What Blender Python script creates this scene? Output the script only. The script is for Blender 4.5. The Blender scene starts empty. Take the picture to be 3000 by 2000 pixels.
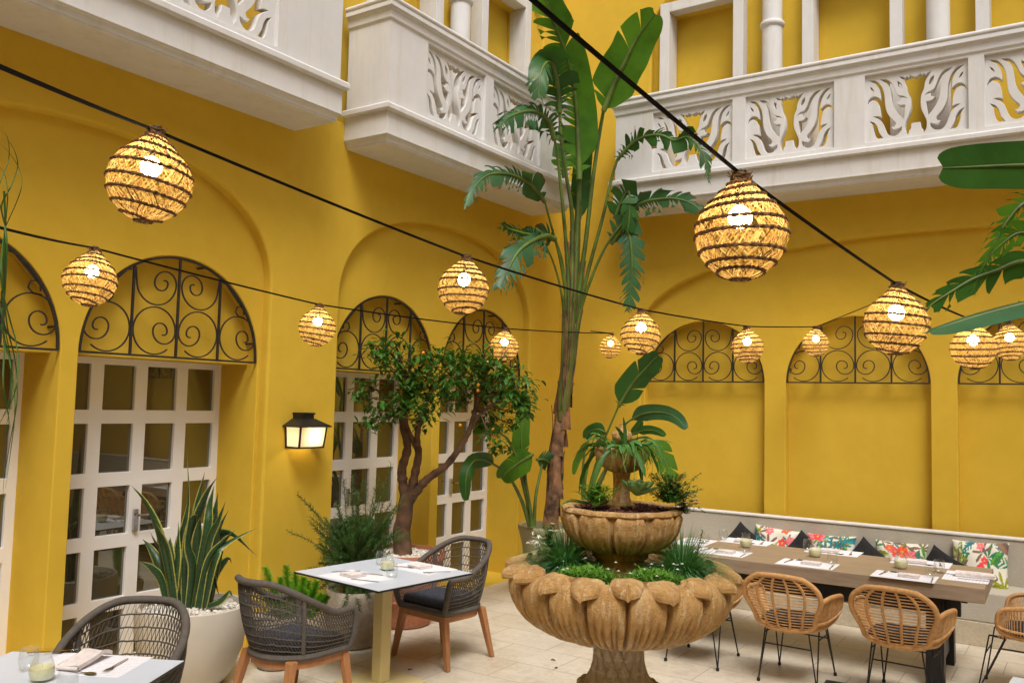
import bpy, math, random
from mathutils import Vector, Matrix
from mathutils.geometry import tessellate_polygon
R = math.radians
sc = bpy.context.scene
COL = sc.collection
V = Vector

# ------------------------------------------------------------------ camera
CAM = V((0.0, 0.0, 1.95))
FPX = 2556.47                                   # focal length in pixels of the 3000 px wide photograph
YAW, PITCH, ROLL = -0.588657, 0.070171, 0.024698
_cy, _sy = math.cos(YAW), math.sin(YAW)
FWD = V((_sy*math.cos(PITCH), _cy*math.cos(PITCH), math.sin(PITCH)))
_r0 = V((_cy, -_sy, 0)); _u0 = _r0.cross(FWD)
RGT = _r0*math.cos(ROLL) + _u0*math.sin(ROLL)
UPV = -_r0*math.sin(ROLL) + _u0*math.cos(ROLL)
def ray(px, py): return FWD + RGT*((px-1500)/FPX) - UPV*((py-1000)/FPX)
def at_z(px, py, z): d = ray(px, py); return CAM + d*((z-CAM.z)/d.z)
def at_x(px, py, x): d = ray(px, py); return CAM + d*(x/d.x)
def at_y(px, py, y): d = ray(px, py); return CAM + d*(y/d.y)
def at_d(px, py, d): return CAM + ray(px, py)*d
def depth(p): return (V(p)-CAM).dot(FWD)
cd = bpy.data.cameras.new('camera'); cam = bpy.data.objects.new('camera', cd); COL.objects.link(cam)
m = Matrix((( RGT.x, UPV.x, -FWD.x, 0), (RGT.y, UPV.y, -FWD.y, 0), (RGT.z, UPV.z, -FWD.z, CAM.z), (0, 0, 0, 1)))
cam.matrix_world = m
cd.sensor_width = 36; cd.lens = FPX/3000*36; cd.clip_start = 0.05; cd.clip_end = 200
sc.camera = cam

# ------------------------------------------------------------------ materials
def nt(name):
    m = bpy.data.materials.new(name); m.use_nodes = True
    t = m.node_tree; b = t.nodes['Principled BSDF']; return m, t, b
def N(t, kind, **kw):
    n = t.nodes.new(kind)
    for k, v in kw.items():
        if k.startswith('i_'): n.inputs[k[2:].replace('_', ' ')].default_value = v
        else: setattr(n, k, v)
    return n
def ramp(t, fac, stops):
    n = t.nodes.new('ShaderNodeValToRGB'); cr = n.color_ramp
    while len(cr.elements) > 1: cr.elements.remove(cr.elements[-1])
    for i, (p, c) in enumerate(stops):
        e = cr.elements[0] if i == 0 else cr.elements.new(p)
        e.position = p; e.color = (*c, 1) if len(c) == 3 else c
    t.links.new(fac, n.inputs[0]); return n.outputs[0]
def mixc(t, fac, a, b, mode='MIX'):
    n = t.nodes.new('ShaderNodeMix'); n.data_type = 'RGBA'; n.blend_type = mode
    for s, v in ((n.inputs[0], fac), (n.inputs[6], a), (n.inputs[7], b)):
        if hasattr(v, 'is_linked') or hasattr(v, 'links'): t.links.new(v, s)
        else: s.default_value = v if isinstance(v, float) else ((*v, 1) if len(v) == 3 else v)
    return n.outputs[2]
def coords(t, kind='Object', scale=(1, 1, 1), rot=(0, 0, 0)):
    c = t.nodes.new('ShaderNodeTexCoord'); mp = t.nodes.new('ShaderNodeMapping')
    mp.inputs['Scale'].default_value = scale; mp.inputs['Rotation'].default_value = rot
    t.links.new(c.outputs[kind], mp.inputs[0]); return mp.outputs[0]
def noise(t, vec, scale, detail=4, rough=.55, dist=0):
    n = t.nodes.new('ShaderNodeTexNoise'); n.inputs['Scale'].default_value = scale
    n.inputs['Detail'].default_value = detail; n.inputs['Roughness'].default_value = rough; n.inputs['Distortion'].default_value = dist
    t.links.new(vec, n.inputs['Vector']); return n.outputs[0]
def bump(t, b, h, strength=.3, dist=.01):
    n = t.nodes.new('ShaderNodeBump'); n.inputs['Strength'].default_value = strength; n.inputs['Distance'].default_value = dist
    t.links.new(h, n.inputs['Height']); t.links.new(n.outputs[0], b.inputs['Normal']); return n
def simple(name, col, rough=.6, var=.12, vscale=6, bstr=0, bscale=60, metal=0, spec=.5):
    m, t, b = nt(name); v = coords(t)
    n = noise(t, v, vscale, 3)
    lo = tuple(c*(1-var*1.6) for c in col); hi = tuple(min(1, c*(1+var*1.2)) for c in col)
    t.links.new(ramp(t, n, [(.3, lo), (.7, hi)]), b.inputs['Base Color'])
    b.inputs['Roughness'].default_value = rough; b.inputs['Metallic'].default_value = metal
    b.inputs['Specular IOR Level'].default_value = spec
    if bstr: bump(t, b, noise(t, v, bscale, 3), bstr, .004)
    return m
M = {}
def stucco(name, c0, c1, stain=None, fine=220, bs=.35):
    m, t, b = nt(name); v = coords(t)
    big = noise(t, v, .9, 5, .6); mid = noise(t, v, 7, 4, .6); fin = noise(t, v, fine, 2, .6)
    c = ramp(t, big, [(.3, c0), (.7, c1)])
    c = mixc(t, .10, c, ramp(t, mid, [(.35, tuple(x*.72 for x in c0)), (.65, tuple(min(1, x*1.12) for x in c1))]))
    if stain:
        vs = coords(t, 'Object', (5.5, 5.5, .55)); st = noise(t, vs, 1.6, 6, .7)
        c = mixc(t, ramp(t, st, [(.52, (0, 0, 0)), (.78, (.6, .6, .6))]), c, stain)
        t2 = noise(t, v, 3.1, 6, .75)
        c = mixc(t, ramp(t, t2, [(.66, (0, 0, 0)), (.76, (.25, .25, .25))]), c, tuple(x*.7 for x in stain))
    t.links.new(c, b.inputs['Base Color']); b.inputs['Roughness'].default_value = .88
    b.inputs['Specular IOR Level'].default_value = .25
    h = N(t, 'ShaderNodeMath', operation='ADD'); t.links.new(fin, h.inputs[0]); t.links.new(mid, h.inputs[1])
    bump(t, b, h.outputs[0], bs, .004); return m
M['yellow'] = stucco('ochre_stucco', (.630, .412, .034), (.690, .464, .050), None)
M['white'] = stucco('white_stucco', (.675, .665, .635), (.72, .712, .69), (.54, .49, .38), 260, .25)
M['bench'] = stucco('grey_stucco', (.46, .42, .34), (.53, .49, .41), None, 70, .9)
M['doorwhite'] = simple('white_door_paint', (.90, .89, .88), .35, .02, 2)
M['iron'] = simple('dark_iron', (.022, .019, .018), .55, .25, 12, .2, 80)
M['black'] = simple('black_metal', (.010, .010, .011), .45, .2, 10)
M['cable'] = simple('black_cable', (.009, .008, .008), .85, .2, 10, spec=.15)
M['wood_leg'] = None
def wood(name, dark, light, axis=(1, 12, 12), rough=.5, sc_=3.0):
    m, t, b = nt(name); v = coords(t, 'Object', axis)
    n = noise(t, v, sc_, 6, .6, .6); n2 = noise(t, v, sc_*6, 3, .6)
    c = mixc(t, .3, ramp(t, n, [(.3, dark), (.7, light)]), ramp(t, n2, [(.3, dark), (.7, light)]))
    t.links.new(c, b.inputs['Base Color']); b.inputs['Roughness'].default_value = rough
    bump(t, b, n2, .12, .002); return m
M['wood_leg'] = wood('eucalyptus_wood', (.30, .125, .045), (.46, .21, .085), (14, 14, 1.5))
M['wood_top'] = wood('grey_oak', (.24, .17, .11), (.40, .31, .22), (1.1, 13, 13), .45)
def rope(name, col, scale, rough=.8):
    m, t, b = nt(name); v = coords(t, 'UV')
    w = N(t, 'ShaderNodeTexWave', wave_type='BANDS', bands_direction='X'); w.inputs['Scale'].default_value = scale
    w.inputs['Distortion'].default_value = .4; t.links.new(v, w.inputs['Vector'])
    o = coords(t); n = noise(t, o, 30, 3)
    c = mixc(t, .55, ramp(t, w.outputs[0], [(.1, tuple(x*.35 for x in col)), (.7, tuple(x*1.25 for x in col))]),
             ramp(t, n, [(.3, tuple(x*.75 for x in col)), (.7, tuple(x*1.3 for x in col))]))
    t.links.new(c, b.inputs['Base Color']); b.inputs['Roughness'].default_value = rough
    bump(t, b, w.outputs[0], .6, .003); return m
M['rope'] = rope('grey_brown_rope', (.105, .090, .075), 45)
M['rattan'] = rope('honey_rattan', (.60, .32, .115), 40, .5)
M['cane'] = simple('thin_cane', (.62, .36, .15), .5, .2, 25)
M['navy'] = simple('charcoal_fabric', (.034, .037, .050), .95, .25, 40, .5, 400)
M['blackfab'] = simple('black_fabric', (.014, .014, .015), .95, .3, 30, .5, 300)
M['hpl'] = simple('white_laminate', (.64, .70, .78), .28, .03, 2)
M['cream'] = simple('cream_powder_coat', (.66, .55, .27), .5, .06, 3)
M['linen'] = simple('pale_linen', (.74, .67, .64), .95, .08, 30, .5, 500)
M['steel'] = simple('polished_steel', (.52, .51, .50), .18, .08, 20, metal=1)
M['wax'] = simple('candle_wax', (.80, .78, .48), .5, .05, 20)
M['soil'] = simple('dark_soil', (.035, .016, .012), .95, .5, 45, .8, 60)
M['lava'] = simple('red_lava_rock', (.085, .024, .016), .9, .5, 30, .6, 80)
M['pebble'] = simple('white_pebble', (.62, .58, .50), .7, .2, 14, .2, 60)
M['pot_cream'] = simple('cream_pot', (.56, .51, .42), .55, .06, 3, .12, 40)
M['pot_olive'] = simple('olive_pot', (.34, .31, .17), .6, .07, 3, .1, 40)
M['orange'] = simple('orange_fruit', (.72, .27, .012), .4, .1, 20, .2, 150)
M['flower_white'] = simple('white_petal', (.78, .75, .68), .7, .06, 20)
M['flower_pink'] = simple('pink_petal', (.66, .46, .46), .7, .15, 40)
M['flower_mag'] = simple('magenta_petal', (.30, .010, .11), .7, .2, 40)
def potmat(name, a, b_, pale, rough=.75):
    m, t, b = nt(name); v = coords(t); n = noise(t, v, 5, 6, .7); n2 = noise(t, v, 40, 4, .7); n3 = noise(t, coords(t, 'Object', (3, 3, 9)), 2, 5, .7)
    c = ramp(t, n, [(.3, a), (.7, b_)]); c = mixc(t, ramp(t, n3, [(.52, (0, 0, 0)), (.7, (.6, .6, .6))]), c, pale)
    c = mixc(t, .2, c, ramp(t, n2, [(.35, tuple(x*.5 for x in a)), (.65, pale)]))
    t.links.new(c, b.inputs['Base Color']); b.inputs['Roughness'].default_value = rough
    bump(t, b, n2, .35, .004); return m
M['pot_grey'] = potmat('mottled_clay', (.30, .24, .175), (.40, .335, .26), (.50, .45, .38))
M['terracotta'] = potmat('terracotta', (.34, .105, .042), (.46, .165, .07), (.52, .33, .22))
def stone():
    m, t, b = nt('carved_sandstone'); v = coords(t)
    n1 = noise(t, v, 3.2, 6, .68); n2 = noise(t, v, 17, 5, .7); n3 = noise(t, v, 130, 3, .7); n4 = noise(t, coords(t, 'Object', (2.2, 2.2, .7)), 5, 5, .7)
    c = ramp(t, n1, [(.28, (.37, .19, .058)), (.5, (.57, .335, .115)), (.72, (.70, .47, .23))])
    c = mixc(t, ramp(t, n4, [(.50, (0, 0, 0)), (.70, (.6, .6, .6))]), c, (.30, .155, .035))
    n5 = noise(t, coords(t, 'Object', (9, 9, 1.1)), 3.4, 5, .75); c = mixc(t, ramp(t, n5, [(.52, (0, 0, 0)), (.64, (.75, .75, .75))]), c, (.66, .50, .29))
    c = mixc(t, ramp(t, noise(t, v, 6.5, 5, .7), [(.57, (0, 0, 0)), (.69, (.5, .5, .5))]), c, (.18, .095, .028))
    # pale lichen low on the bowl, broken up by noise
    g = N(t, 'ShaderNodeNewGeometry'); sx = N(t, 'ShaderNodeSeparateXYZ'); t.links.new(g.outputs['Position'], sx.inputs[0])
    mr = N(t, 'ShaderNodeMapRange'); t.links.new(sx.outputs[2], mr.inputs[0])
    mr.inputs[1].default_value = .60; mr.inputs[2].default_value = .90; mr.inputs[3].default_value = .42; mr.inputs[4].default_value = 0.0
    ad = N(t, 'ShaderNodeMath', operation='ADD'); t.links.new(n2, ad.inputs[0]); t.links.new(mr.outputs[0], ad.inputs[1])
    c = mixc(t, ramp(t, ad.outputs[0], [(.60, (0, 0, 0)), (.84, (.8, .8, .8))]), c, (.60, .53, .42))
    c = mixc(t, ramp(t, n3, [(.58, (0, 0, 0)), (.7, (.55, .55, .55))]), c, (.21, .10, .035))
    t.links.new(c, b.inputs['Base Color']); b.inputs['Roughness'].default_value = .92
    h = N(t, 'ShaderNodeMath', operation='MULTIPLY_ADD'); t.links.new(n2, h.inputs[0]); h.inputs[1].default_value = 1.2; t.links.new(n3, h.inputs[2])
    bump(t, b, h.outputs[0], 1.0, .012); return m
M['stone'] = stone()
def leafmat(name, dark, light, trans=.3, rough=.38, scale=8):
    m, t, b = nt(name); v = coords(t); n = noise(t, v, scale, 4, .6)
    g = N(t, 'ShaderNodeNewGeometry')
    c = ramp(t, n, [(.3, dark), (.7, light)])
    c = mixc(t, ramp(t, g.outputs['Random Per Island'], [(0, (0, 0, 0)), (1, (.6, .6, .6))]), c, tuple(x*1.5 for x in light))
    t.links.new(c, b.inputs['Base Color']); b.inputs['Roughness'].default_value = rough; b.inputs['Specular IOR Level'].default_value = .32
    tr = N(t, 'ShaderNodeBsdfTranslucent'); t.links.new(mixc(t, 1.0, c, (.9, 1.0, .35), 'MULTIPLY'), tr.inputs[0])
    mx = N(t, 'ShaderNodeMixShader'); mx.inputs[0].default_value = trans
    t.links.new(b.outputs[0], mx.inputs[1]); t.links.new(tr.outputs[0], mx.inputs[2])
    t.links.new(mx.outputs[0], t.nodes['Material Output'].inputs[0]); return m
M['banana'] = leafmat('banana_leaf', (.034, .120, .012), (.085, .215, .018), .45, .36, 5)
M['banana_dark'] = leafmat('dark_banana_leaf', (.012, .055, .009), (.036, .115, .018), .28, .40, 5)
M['banana_blue'] = leafmat('waxy_blue_leaf', (.018, .072, .026), (.050, .135, .050), .25, .40, 5)
M['citrus'] = leafmat('citrus_leaf', (.020, .080, .012), (.060, .165, .022), .25, .33, 9)
M['needle'] = leafmat('dark_needle', (.018, .062, .010), (.050, .130, .022), .2, .5, 9)
M['fern'] = leafmat('bright_fern', (.11, .29, .020), (.20, .44, .035), .4, .5, 9)
M['grassblue'] = leafmat('blue_grass', (.050, .16, .060), (.12, .29, .11), .3, .5, 9)
M['cover'] = leafmat('bright_cover', (.075, .20, .020), (.15, .32, .040), .3, .5, 12)
M['succ'] = leafmat('succulent_leaf', (.085, .16, .050), (.15, .25, .080), .12, .4, 6)
M['trail'] = leafmat('trailing_leaf', (.028, .105, .020), (.075, .19, .040), .25, .4, 6)
M['stalk'] = simple('green_stalk', (.085, .135, .018), .5, .35, 4)
M['dry'] = simple('dry_brown_sheath', (.19, .095, .042), .85, .5, 9, .7, 30)
M['sheath'] = None
M['bark'] = simple('brown_bark', (.115, .060, .030), .9, .4, 10, .9, 28)
def sheathmat():
    m, t, b = nt('fibrous_green_sheath'); n = noise(t, coords(t, 'Object', (16, 16, 1.2)), 2.2, 5, .7, .5); n2 = noise(t, coords(t, 'Object', (40, 40, 3)), 3, 4, .7)
    c = ramp(t, n, [(.36, (.17, .085, .03)), (.47, (.090, .115, .018)), (.68, (.075, .135, .020))]); c = mixc(t, .3, c, ramp(t, n2, [(.35, (.05, .06, .014)), (.65, (.15, .17, .04))]))
    t.links.new(c, b.inputs['Base Color']); b.inputs['Roughness'].default_value = .55; bump(t, b, n2, .5, .006); return m
M['sheath'] = sheathmat()
M['bulb'] = None
def emis(name, col, s):
    m, t, b = nt(name); b.inputs['Base Color'].default_value = (*col, 1)
    b.inputs['Emission Color'].default_value = (*col, 1); b.inputs['Emission Strength'].default_value = s
    nz = noise(t, coords(t), 4); mr = N(t, 'ShaderNodeMapRange'); mr.inputs[3].default_value = s*.96; mr.inputs[4].default_value = s*1.04
    t.links.new(nz, mr.inputs[0]); t.links.new(mr.outputs[0], b.inputs['Emission Strength']); return m
def glass(name, tint=(1, 1, 1), alpha=.16):
    m, t, b = nt(name); t.nodes.remove(b)
    g = N(t, 'ShaderNodeBsdfGlossy'); g.inputs['Roughness'].default_value = .04
    tr = N(t, 'ShaderNodeBsdfTransparent'); tr.inputs[0].default_value = (*tint, 1)
    lw = N(t, 'ShaderNodeLayerWeight'); lw.inputs[0].default_value = .25
    nz = noise(t, coords(t), 30); bp = N(t, 'ShaderNodeBump'); bp.inputs['Strength'].default_value = .08; t.links.new(nz, bp.inputs['Height']); t.links.new(bp.outputs[0], g.inputs['Normal'])
    mr = N(t, 'ShaderNodeMapRange'); mr.inputs[3].default_value = alpha*.35; mr.inputs[4].default_value = min(1, alpha*3.2)
    t.links.new(lw.outputs['Facing'], mr.inputs[0])
    mx = N(t, 'ShaderNodeMixShader'); t.links.new(mr.outputs[0], mx.inputs[0]); t.links.new(tr.outputs[0], mx.inputs[1]); t.links.new(g.outputs[0], mx.inputs[2])
    t.links.new(mx.outputs[0], t.nodes['Material Output'].inputs[0]); return m
M['glass'] = glass('clear_glass', (.985, .99, .985), .10)
def pane():
    m, t, b = nt('window_glass'); v = coords(t)
    n = noise(t, v, 1.3, 3); b.inputs['Roughness'].default_value = .5
    t.links.new(ramp(t, n, [(.35, (.012, .009, .003)), (.7, (.050, .036, .010))]), b.inputs['Base Color'])
    g = N(t, 'ShaderNodeBsdfGlossy'); g.inputs['Roughness'].default_value = .015; g.inputs[0].default_value = (.9, .92, .86, 1)
    bp = N(t, 'ShaderNodeBump'); bp.inputs['Strength'].default_value = .03; bp.inputs['Distance'].default_value = .02; t.links.new(noise(t, v, 2.2, 1), bp.inputs['Height']); t.links.new(bp.outputs[0], g.inputs['Normal'])
    mx = N(t, 'ShaderNodeMixShader'); mx.inputs[0].default_value = .20
    t.links.new(b.outputs[0], mx.inputs[1]); t.links.new(g.outputs[0], mx.inputs[2]); t.links.new(mx.outputs[0], t.nodes['Material Output'].inputs[0]); return m
M['pane'] = pane()
def vcol(name, rough=.8, bands=False, trans=0):
    m, t, b = nt(name); a = N(t, 'ShaderNodeAttribute', attribute_name='col')
    c = a.outputs[0]
    if bands:
        w = noise(t, coords(t, 'Object', (22, 22, 90)), 1.0, 3, .6, 1.0)
        c = mixc(t, ramp(t, w, [(.42, (0, 0, 0)), (.58, (.55, .55, .55))]), c, mixc(t, 1.0, c, (.32, .45, .4), 'MULTIPLY'))
    else:
        c = mixc(t, .12, c, ramp(t, noise(t, coords(t), 300, 2), [(.3, (.5, .5, .5)), (.7, (1, 1, 1))]), 'MULTIPLY')
    t.links.new(c, b.inputs['Base Color']); b.inputs['Roughness'].default_value = rough; return m
M['floral'] = vcol('floral_print', .9)
M['sansev'] = vcol('variegated_leaf', .4, True)
def paper():
    m, t, b = nt('printed_paper'); v = coords(t, 'UV')
    w = N(t, 'ShaderNodeTexWave', wave_type='BANDS', bands_direction='Y'); w.inputs['Scale'].default_value = 4.2; t.links.new(v, w.inputs['Vector'])
    n = noise(t, coords(t, 'UV', (26, 3, 1)), 3, 2)
    k = N(t, 'ShaderNodeMath', operation='MULTIPLY'); t.links.new(ramp(t, w.outputs[0], [(.80, (0, 0, 0)), (.9, (1, 1, 1))]), k.inputs[0]); t.links.new(ramp(t, n, [(.42, (0, 0, 0)), (.5, (.55, .55, .55))]), k.inputs[1])
    t.links.new(mixc(t, k.outputs[0], (.80, .79, .82), (.42, .42, .50)), b.inputs['Base Color']); b.inputs['Roughness'].default_value = .85; return m
M['paper'] = paper()
def wicker():
    m, t, b = nt('woven_straw'); v = coords(t); g = N(t, 'ShaderNodeNewGeometry')
    c = ramp(t, g.outputs['Random Per Island'], [(0, (.26, .14, .04)), (.45, (.52, .34, .11)), (1, (.70, .54, .24))])
    c = mixc(t, .3, c, ramp(t, noise(t, v, 60, 3), [(.3, (.30, .14, .04)), (.7, (.62, .42, .17))]))
    t.links.new(c, b.inputs['Base Color']); b.inputs['Roughness'].default_value = .7
    tr = N(t, 'ShaderNodeBsdfTranslucent'); t.links.new(c, tr.inputs[0])
    mx = N(t, 'ShaderNodeMixShader'); mx.inputs[0].default_value = .6
    t.links.new(b.outputs[0], mx.inputs[1]); t.links.new(tr.outputs[0], mx.inputs[2]); t.links.new(mx.outputs[0], t.nodes['Material Output'].inputs[0]); return m
M['wicker'] = wicker()
M['twine'] = simple('brown_twine', (.17, .088, .034), .9, .4, 40, .6, 120)
M['bulb'] = emis('glowing_bulb', (1.0, .80, .44), 50)
M['lamp'] = emis('small_lamp_bulb', (1.0, .78, .45), 75)
def frosted():
    m, t, b = nt('frosted_glass'); b.inputs['Base Color'].default_value = (.82, .80, .76, 1); b.inputs['Roughness'].default_value = .35
    n = noise(t, coords(t), 9); tr = N(t, 'ShaderNodeBsdfTranslucent'); t.links.new(ramp(t, n, [(.3, (.86, .80, .70)), (.7, (.92, .86, .76))]), tr.inputs[0])
    mx = N(t, 'ShaderNodeMixShader'); mx.inputs[0].default_value = .62
    t.links.new(b.outputs[0], mx.inputs[1]); t.links.new(tr.outputs[0], mx.inputs[2]); t.links.new(mx.outputs[0], t.nodes['Material Output'].inputs[0]); return m
M['frost'] = frosted()
def tiles():
    m, t, b = nt('travertine_tiles'); v = coords(t, 'Object', (1, 1, 1), (0, 0, 0))
    br = N(t, 'ShaderNodeTexBrick'); br.offset = .5; t.links.new(v, br.inputs['Vector'])
    br.inputs['Scale'].default_value = 1.0; br.inputs['Mortar Size'].default_value = .0035; br.inputs['Brick Width'].default_value = .61; br.inputs['Row Height'].default_value = .405
    br.inputs['Color1'].default_value = (0.25, .25, .25, 1); br.inputs['Color2'].default_value = (.85, .85, .85, 1); br.inputs['Mortar'].default_value = (0, 0, 0, 1); br.inputs['Bias'].default_value = 0
    n1 = noise(t, v, 2.2, 6, .7, .8); n2 = noise(t, v, 12, 6, .75, 1.5); n3 = noise(t, v, 60, 3, .7)
    c = ramp(t, n1, [(.3, (.42, .33, .21)), (.5, (.63, .56, .44)), (.72, (.73, .68, .58))])
    c = mixc(t, .42, c, ramp(t, n2, [(.35, (.36, .26, .14)), (.55, (.70, .63, .51)), (.7, (.76, .71, .61))]))
    c = mixc(t, .28, c, mixc(t, br.outputs['Color'], (.52, .45, .33), (.76, .71, .60)))
    c = mixc(t, ramp(t, n3, [(.66, (0, 0, 0)), (.72, (.5, .5, .5))]), c, (.30, .22, .13))
    c = mixc(t, br.outputs['Fac'], c, (.33, .28, .20))
    t.links.new(c, b.inputs['Base Color'])
    t.links.new(ramp(t, n2, [(.3, (.28, .28, .28)), (.7, (.45, .45, .45))]), b.inputs['Roughness'])
    iv = N(t, 'ShaderNodeMath', operation='SUBTRACT'); iv.inputs[0].default_value = 1; t.links.new(br.outputs['Fac'], iv.inputs[1])
    bump(t, b, iv.outputs[0], .35, .003); return m
M['tiles'] = tiles()
M['skirt'] = potmat('travertine_skirting', (.50, .42, .29), (.60, .52, .38), (.66, .60, .48), .5)

# ------------------------------------------------------------------ mesh builder
class MB:
    def __init__(s): s.v = []; s.f = []; s.m = []; s.uv = []; s.c = []; s.hasuv = False
    def add(s, verts, faces, mi=0, uvs=None, cols=None):
        o = len(s.v); s.v.extend([tuple(p) for p in verts])
        for i, f in enumerate(faces):
            s.f.append(tuple(o+k for k in f)); s.m.append(mi)
            if uvs is not None: s.hasuv = True; s.uv.append(uvs[i])
            else: s.uv.append(None)
        if cols is not None:
            while len(s.c) < o: s.c.append((1, 1, 1, 1))
            s.c.extend(cols)
        return s
    def box(s, c, d, rot=None, mi=0):
        x, y, z = (k/2 for k in d); P = [V((sx*x, sy*y, sz*z)) for sz in (-1, 1) for sy in (-1, 1) for sx in (-1, 1)]
        if rot is not None: P = [rot @ p for p in P]
        c = V(c)
        return s.add([p+c for p in P], [(0, 2, 3, 1), (4, 5, 7, 6), (0, 1, 5, 4), (2, 6, 7, 3), (0, 4, 6, 2), (1, 3, 7, 5)], mi)
    def bounds(s, a, b, mi=0):
        a, b = V(a), V(b); return s.box((a+b)/2, tuple(abs(q) for q in (b-a)), None, mi)
    def tube(s, pts, r, n=6, closed=False, mi=0, caps=True, flat=None):
        pts = [V(p) for p in pts]; L = len(pts)
        if L < 2: return s
        rs = r if isinstance(r, (list, tuple)) else [r]*L
        T = []
        for i in range(L):
            a = pts[(i-1) % L] if (closed or i > 0) else pts[i]; b = pts[(i+1) % L] if (closed or i < L-1) else pts[i]
            d = b-a; T.append(d.normalized() if d.length > 1e-9 else V((0, 0, 1)))
        up = V((0, 0, 1)) if abs(T[0].z) < .9 else V((1, 0, 0))
        nrm = (up - T[0]*up.dot(T[0])).normalized(); vs = []; ln = 0; lens = []
        for i in range(L):
            nrm = nrm - T[i]*nrm.dot(T[i])
            nrm = nrm.normalized() if nrm.length > 1e-6 else T[i].orthogonal().normalized()
            bn = T[i].cross(nrm)
            if i: ln += (pts[i]-pts[i-1]).length
            lens.append(ln)
            for k in range(n):
                a = 2*math.pi*k/n + (math.pi/4 if n == 4 else 0)
                e = flat if flat else 1
                vs.append(pts[i] + (nrm*math.cos(a)*e + bn*math.sin(a))*rs[i])
        fs = []; uv = []
        for i in range(L if closed else L-1):
            j = (i+1) % L; l1 = lens[j] if j else ln + (pts[0]-pts[-1]).length
            for k in range(n):
                k2 = (k+1) % n; fs.append((i*n+k, i*n+k2, j*n+k2, j*n+k))
                uv.append(((lens[i], k/n), (lens[i], (k+1)/n), (l1, (k+1)/n), (l1, k/n)))
        if caps and not closed:
            fs.append(tuple(range(n-1, -1, -1))); uv.append([(0, 0)]*n)
            fs.append(tuple((L-1)*n+k for k in range(n))); uv.append([(0, 0)]*n)
        return s.add(vs, fs, mi, uv)
    def lathe(s, prof, n=32, c=(0, 0, 0), mi=0, cap0=False, cap1=False, rad=None):
        vs = []; c = V(c); L = len(prof)
        for i, (r, z) in enumerate(prof):
            for k in range(n):
                a = 2*math.pi*k/n; rr = rad(i, a, r, z) if rad else r
                vs.append(c + V((rr*math.cos(a), rr*math.sin(a), z)))
        fs = [(i*n+k, i*n+(k+1) % n, (i+1)*n+(k+1) % n, (i+1)*n+k) for i in range(L-1) for k in range(n)]
        if cap0: fs.append(tuple(range(n-1, -1, -1)))
        if cap1: fs.append(tuple((L-1)*n+k for k in range(n)))
        return s.add(vs, fs, mi)
    def grid(s, rows, mi=0, cols=None, uvs=False):
        h = len(rows); w = len(rows[0]); fs = []; uv = [] if uvs else None
        for i in range(h-1):
            for k in range(w-1):
                fs.append((i*w+k, i*w+k+1, (i+1)*w+k+1, (i+1)*w+k))
                if uvs: uv.append(((k/(w-1), i/(h-1)), ((k+1)/(w-1), i/(h-1)), ((k+1)/(w-1), (i+1)/(h-1)), (k/(w-1), (i+1)/(h-1))))
        return s.add([p for r in rows for p in r], fs, mi, uv, cols)
    def sphere(s, c, r, n=10, mi=0, sz=1.0):
        h = max(4, n//2+1)
        return s.lathe([(r*math.sin(math.pi*i/h) if 0 < i < h else r*.02, -r*sz*math.cos(math.pi*i/h)) for i in range(h+1)], n, c, mi)
    def build(s, name, mats, parent=None, smooth=40, world=False, bev=0):
        me = bpy.data.meshes.new(name)
        vs = s.v
        if parent is not None and world:
            l = parent.location; vs = [(p[0]-l.x, p[1]-l.y, p[2]-l.z) for p in vs]
        me.from_pydata(vs, [], s.f)
        if not isinstance(mats, (list, tuple)): mats = [mats]
        for k in mats: me.materials.append(k)
        me.polygons.foreach_set('material_index', s.m)
        if s.hasuv:
            u = me.uv_layers.new(name='UVMap'); flat = []
            for f, q in zip(s.f, s.uv):
                for i in range(len(f)): flat.extend(q[i] if q else (0, 0))
            u.data.foreach_set('uv', flat)
        if s.c:
            while len(s.c) < len(s.v): s.c.append((1, 1, 1, 1))
            a = me.color_attributes.new('col', 'FLOAT_COLOR', 'POINT'); a.data.foreach_set('color', [q for c in s.c for q in c])
        me.polygons.foreach_set('use_smooth', [smooth > 0]*len(s.f))
        if smooth > 0: me.set_sharp_from_angle(angle=R(smooth))
        me.update()
        o = bpy.data.objects.new(name, me); COL.objects.link(o)
        if parent is not None: o.parent = parent
        if bev:
            b = o.modifiers.new('bevel', 'BEVEL'); b.width = bev; b.segments = 2; b.limit_method = 'ANGLE'; b.angle_limit = R(50)
        return o
def tag(o, label=None, cat=None, group=None, kind=None):
    if label: o['label'] = label
    if cat: o['category'] = cat
    if group: o['group'] = group
    if kind: o['kind'] = kind
    return o
def thing(name, label, cat, loc=(0, 0, 0), rz=0, group=None):
    o = bpy.data.objects.new(name, None); COL.objects.link(o); o.empty_display_size = .1
    o.location = loc; o.rotation_euler = (0, 0, rz); return tag(o, label, cat, group)
KIDS = {}
def dup(root, loc, rz, label, group=None):
    def cp(o, par):
        c = o.copy(); COL.objects.link(c)
        if par is not None: c.parent = par
        for ch in list(o.children): cp(ch, c)
        return c
    r = cp(root, None); r.location = loc; r.rotation_euler = (0, 0, rz); tag(r, label, None, group); return r
def lerp(a, b, t): return a+(b-a)*t
def smooth01(t): t = max(0, min(1, t)); return t*t*(3-2*t)
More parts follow.
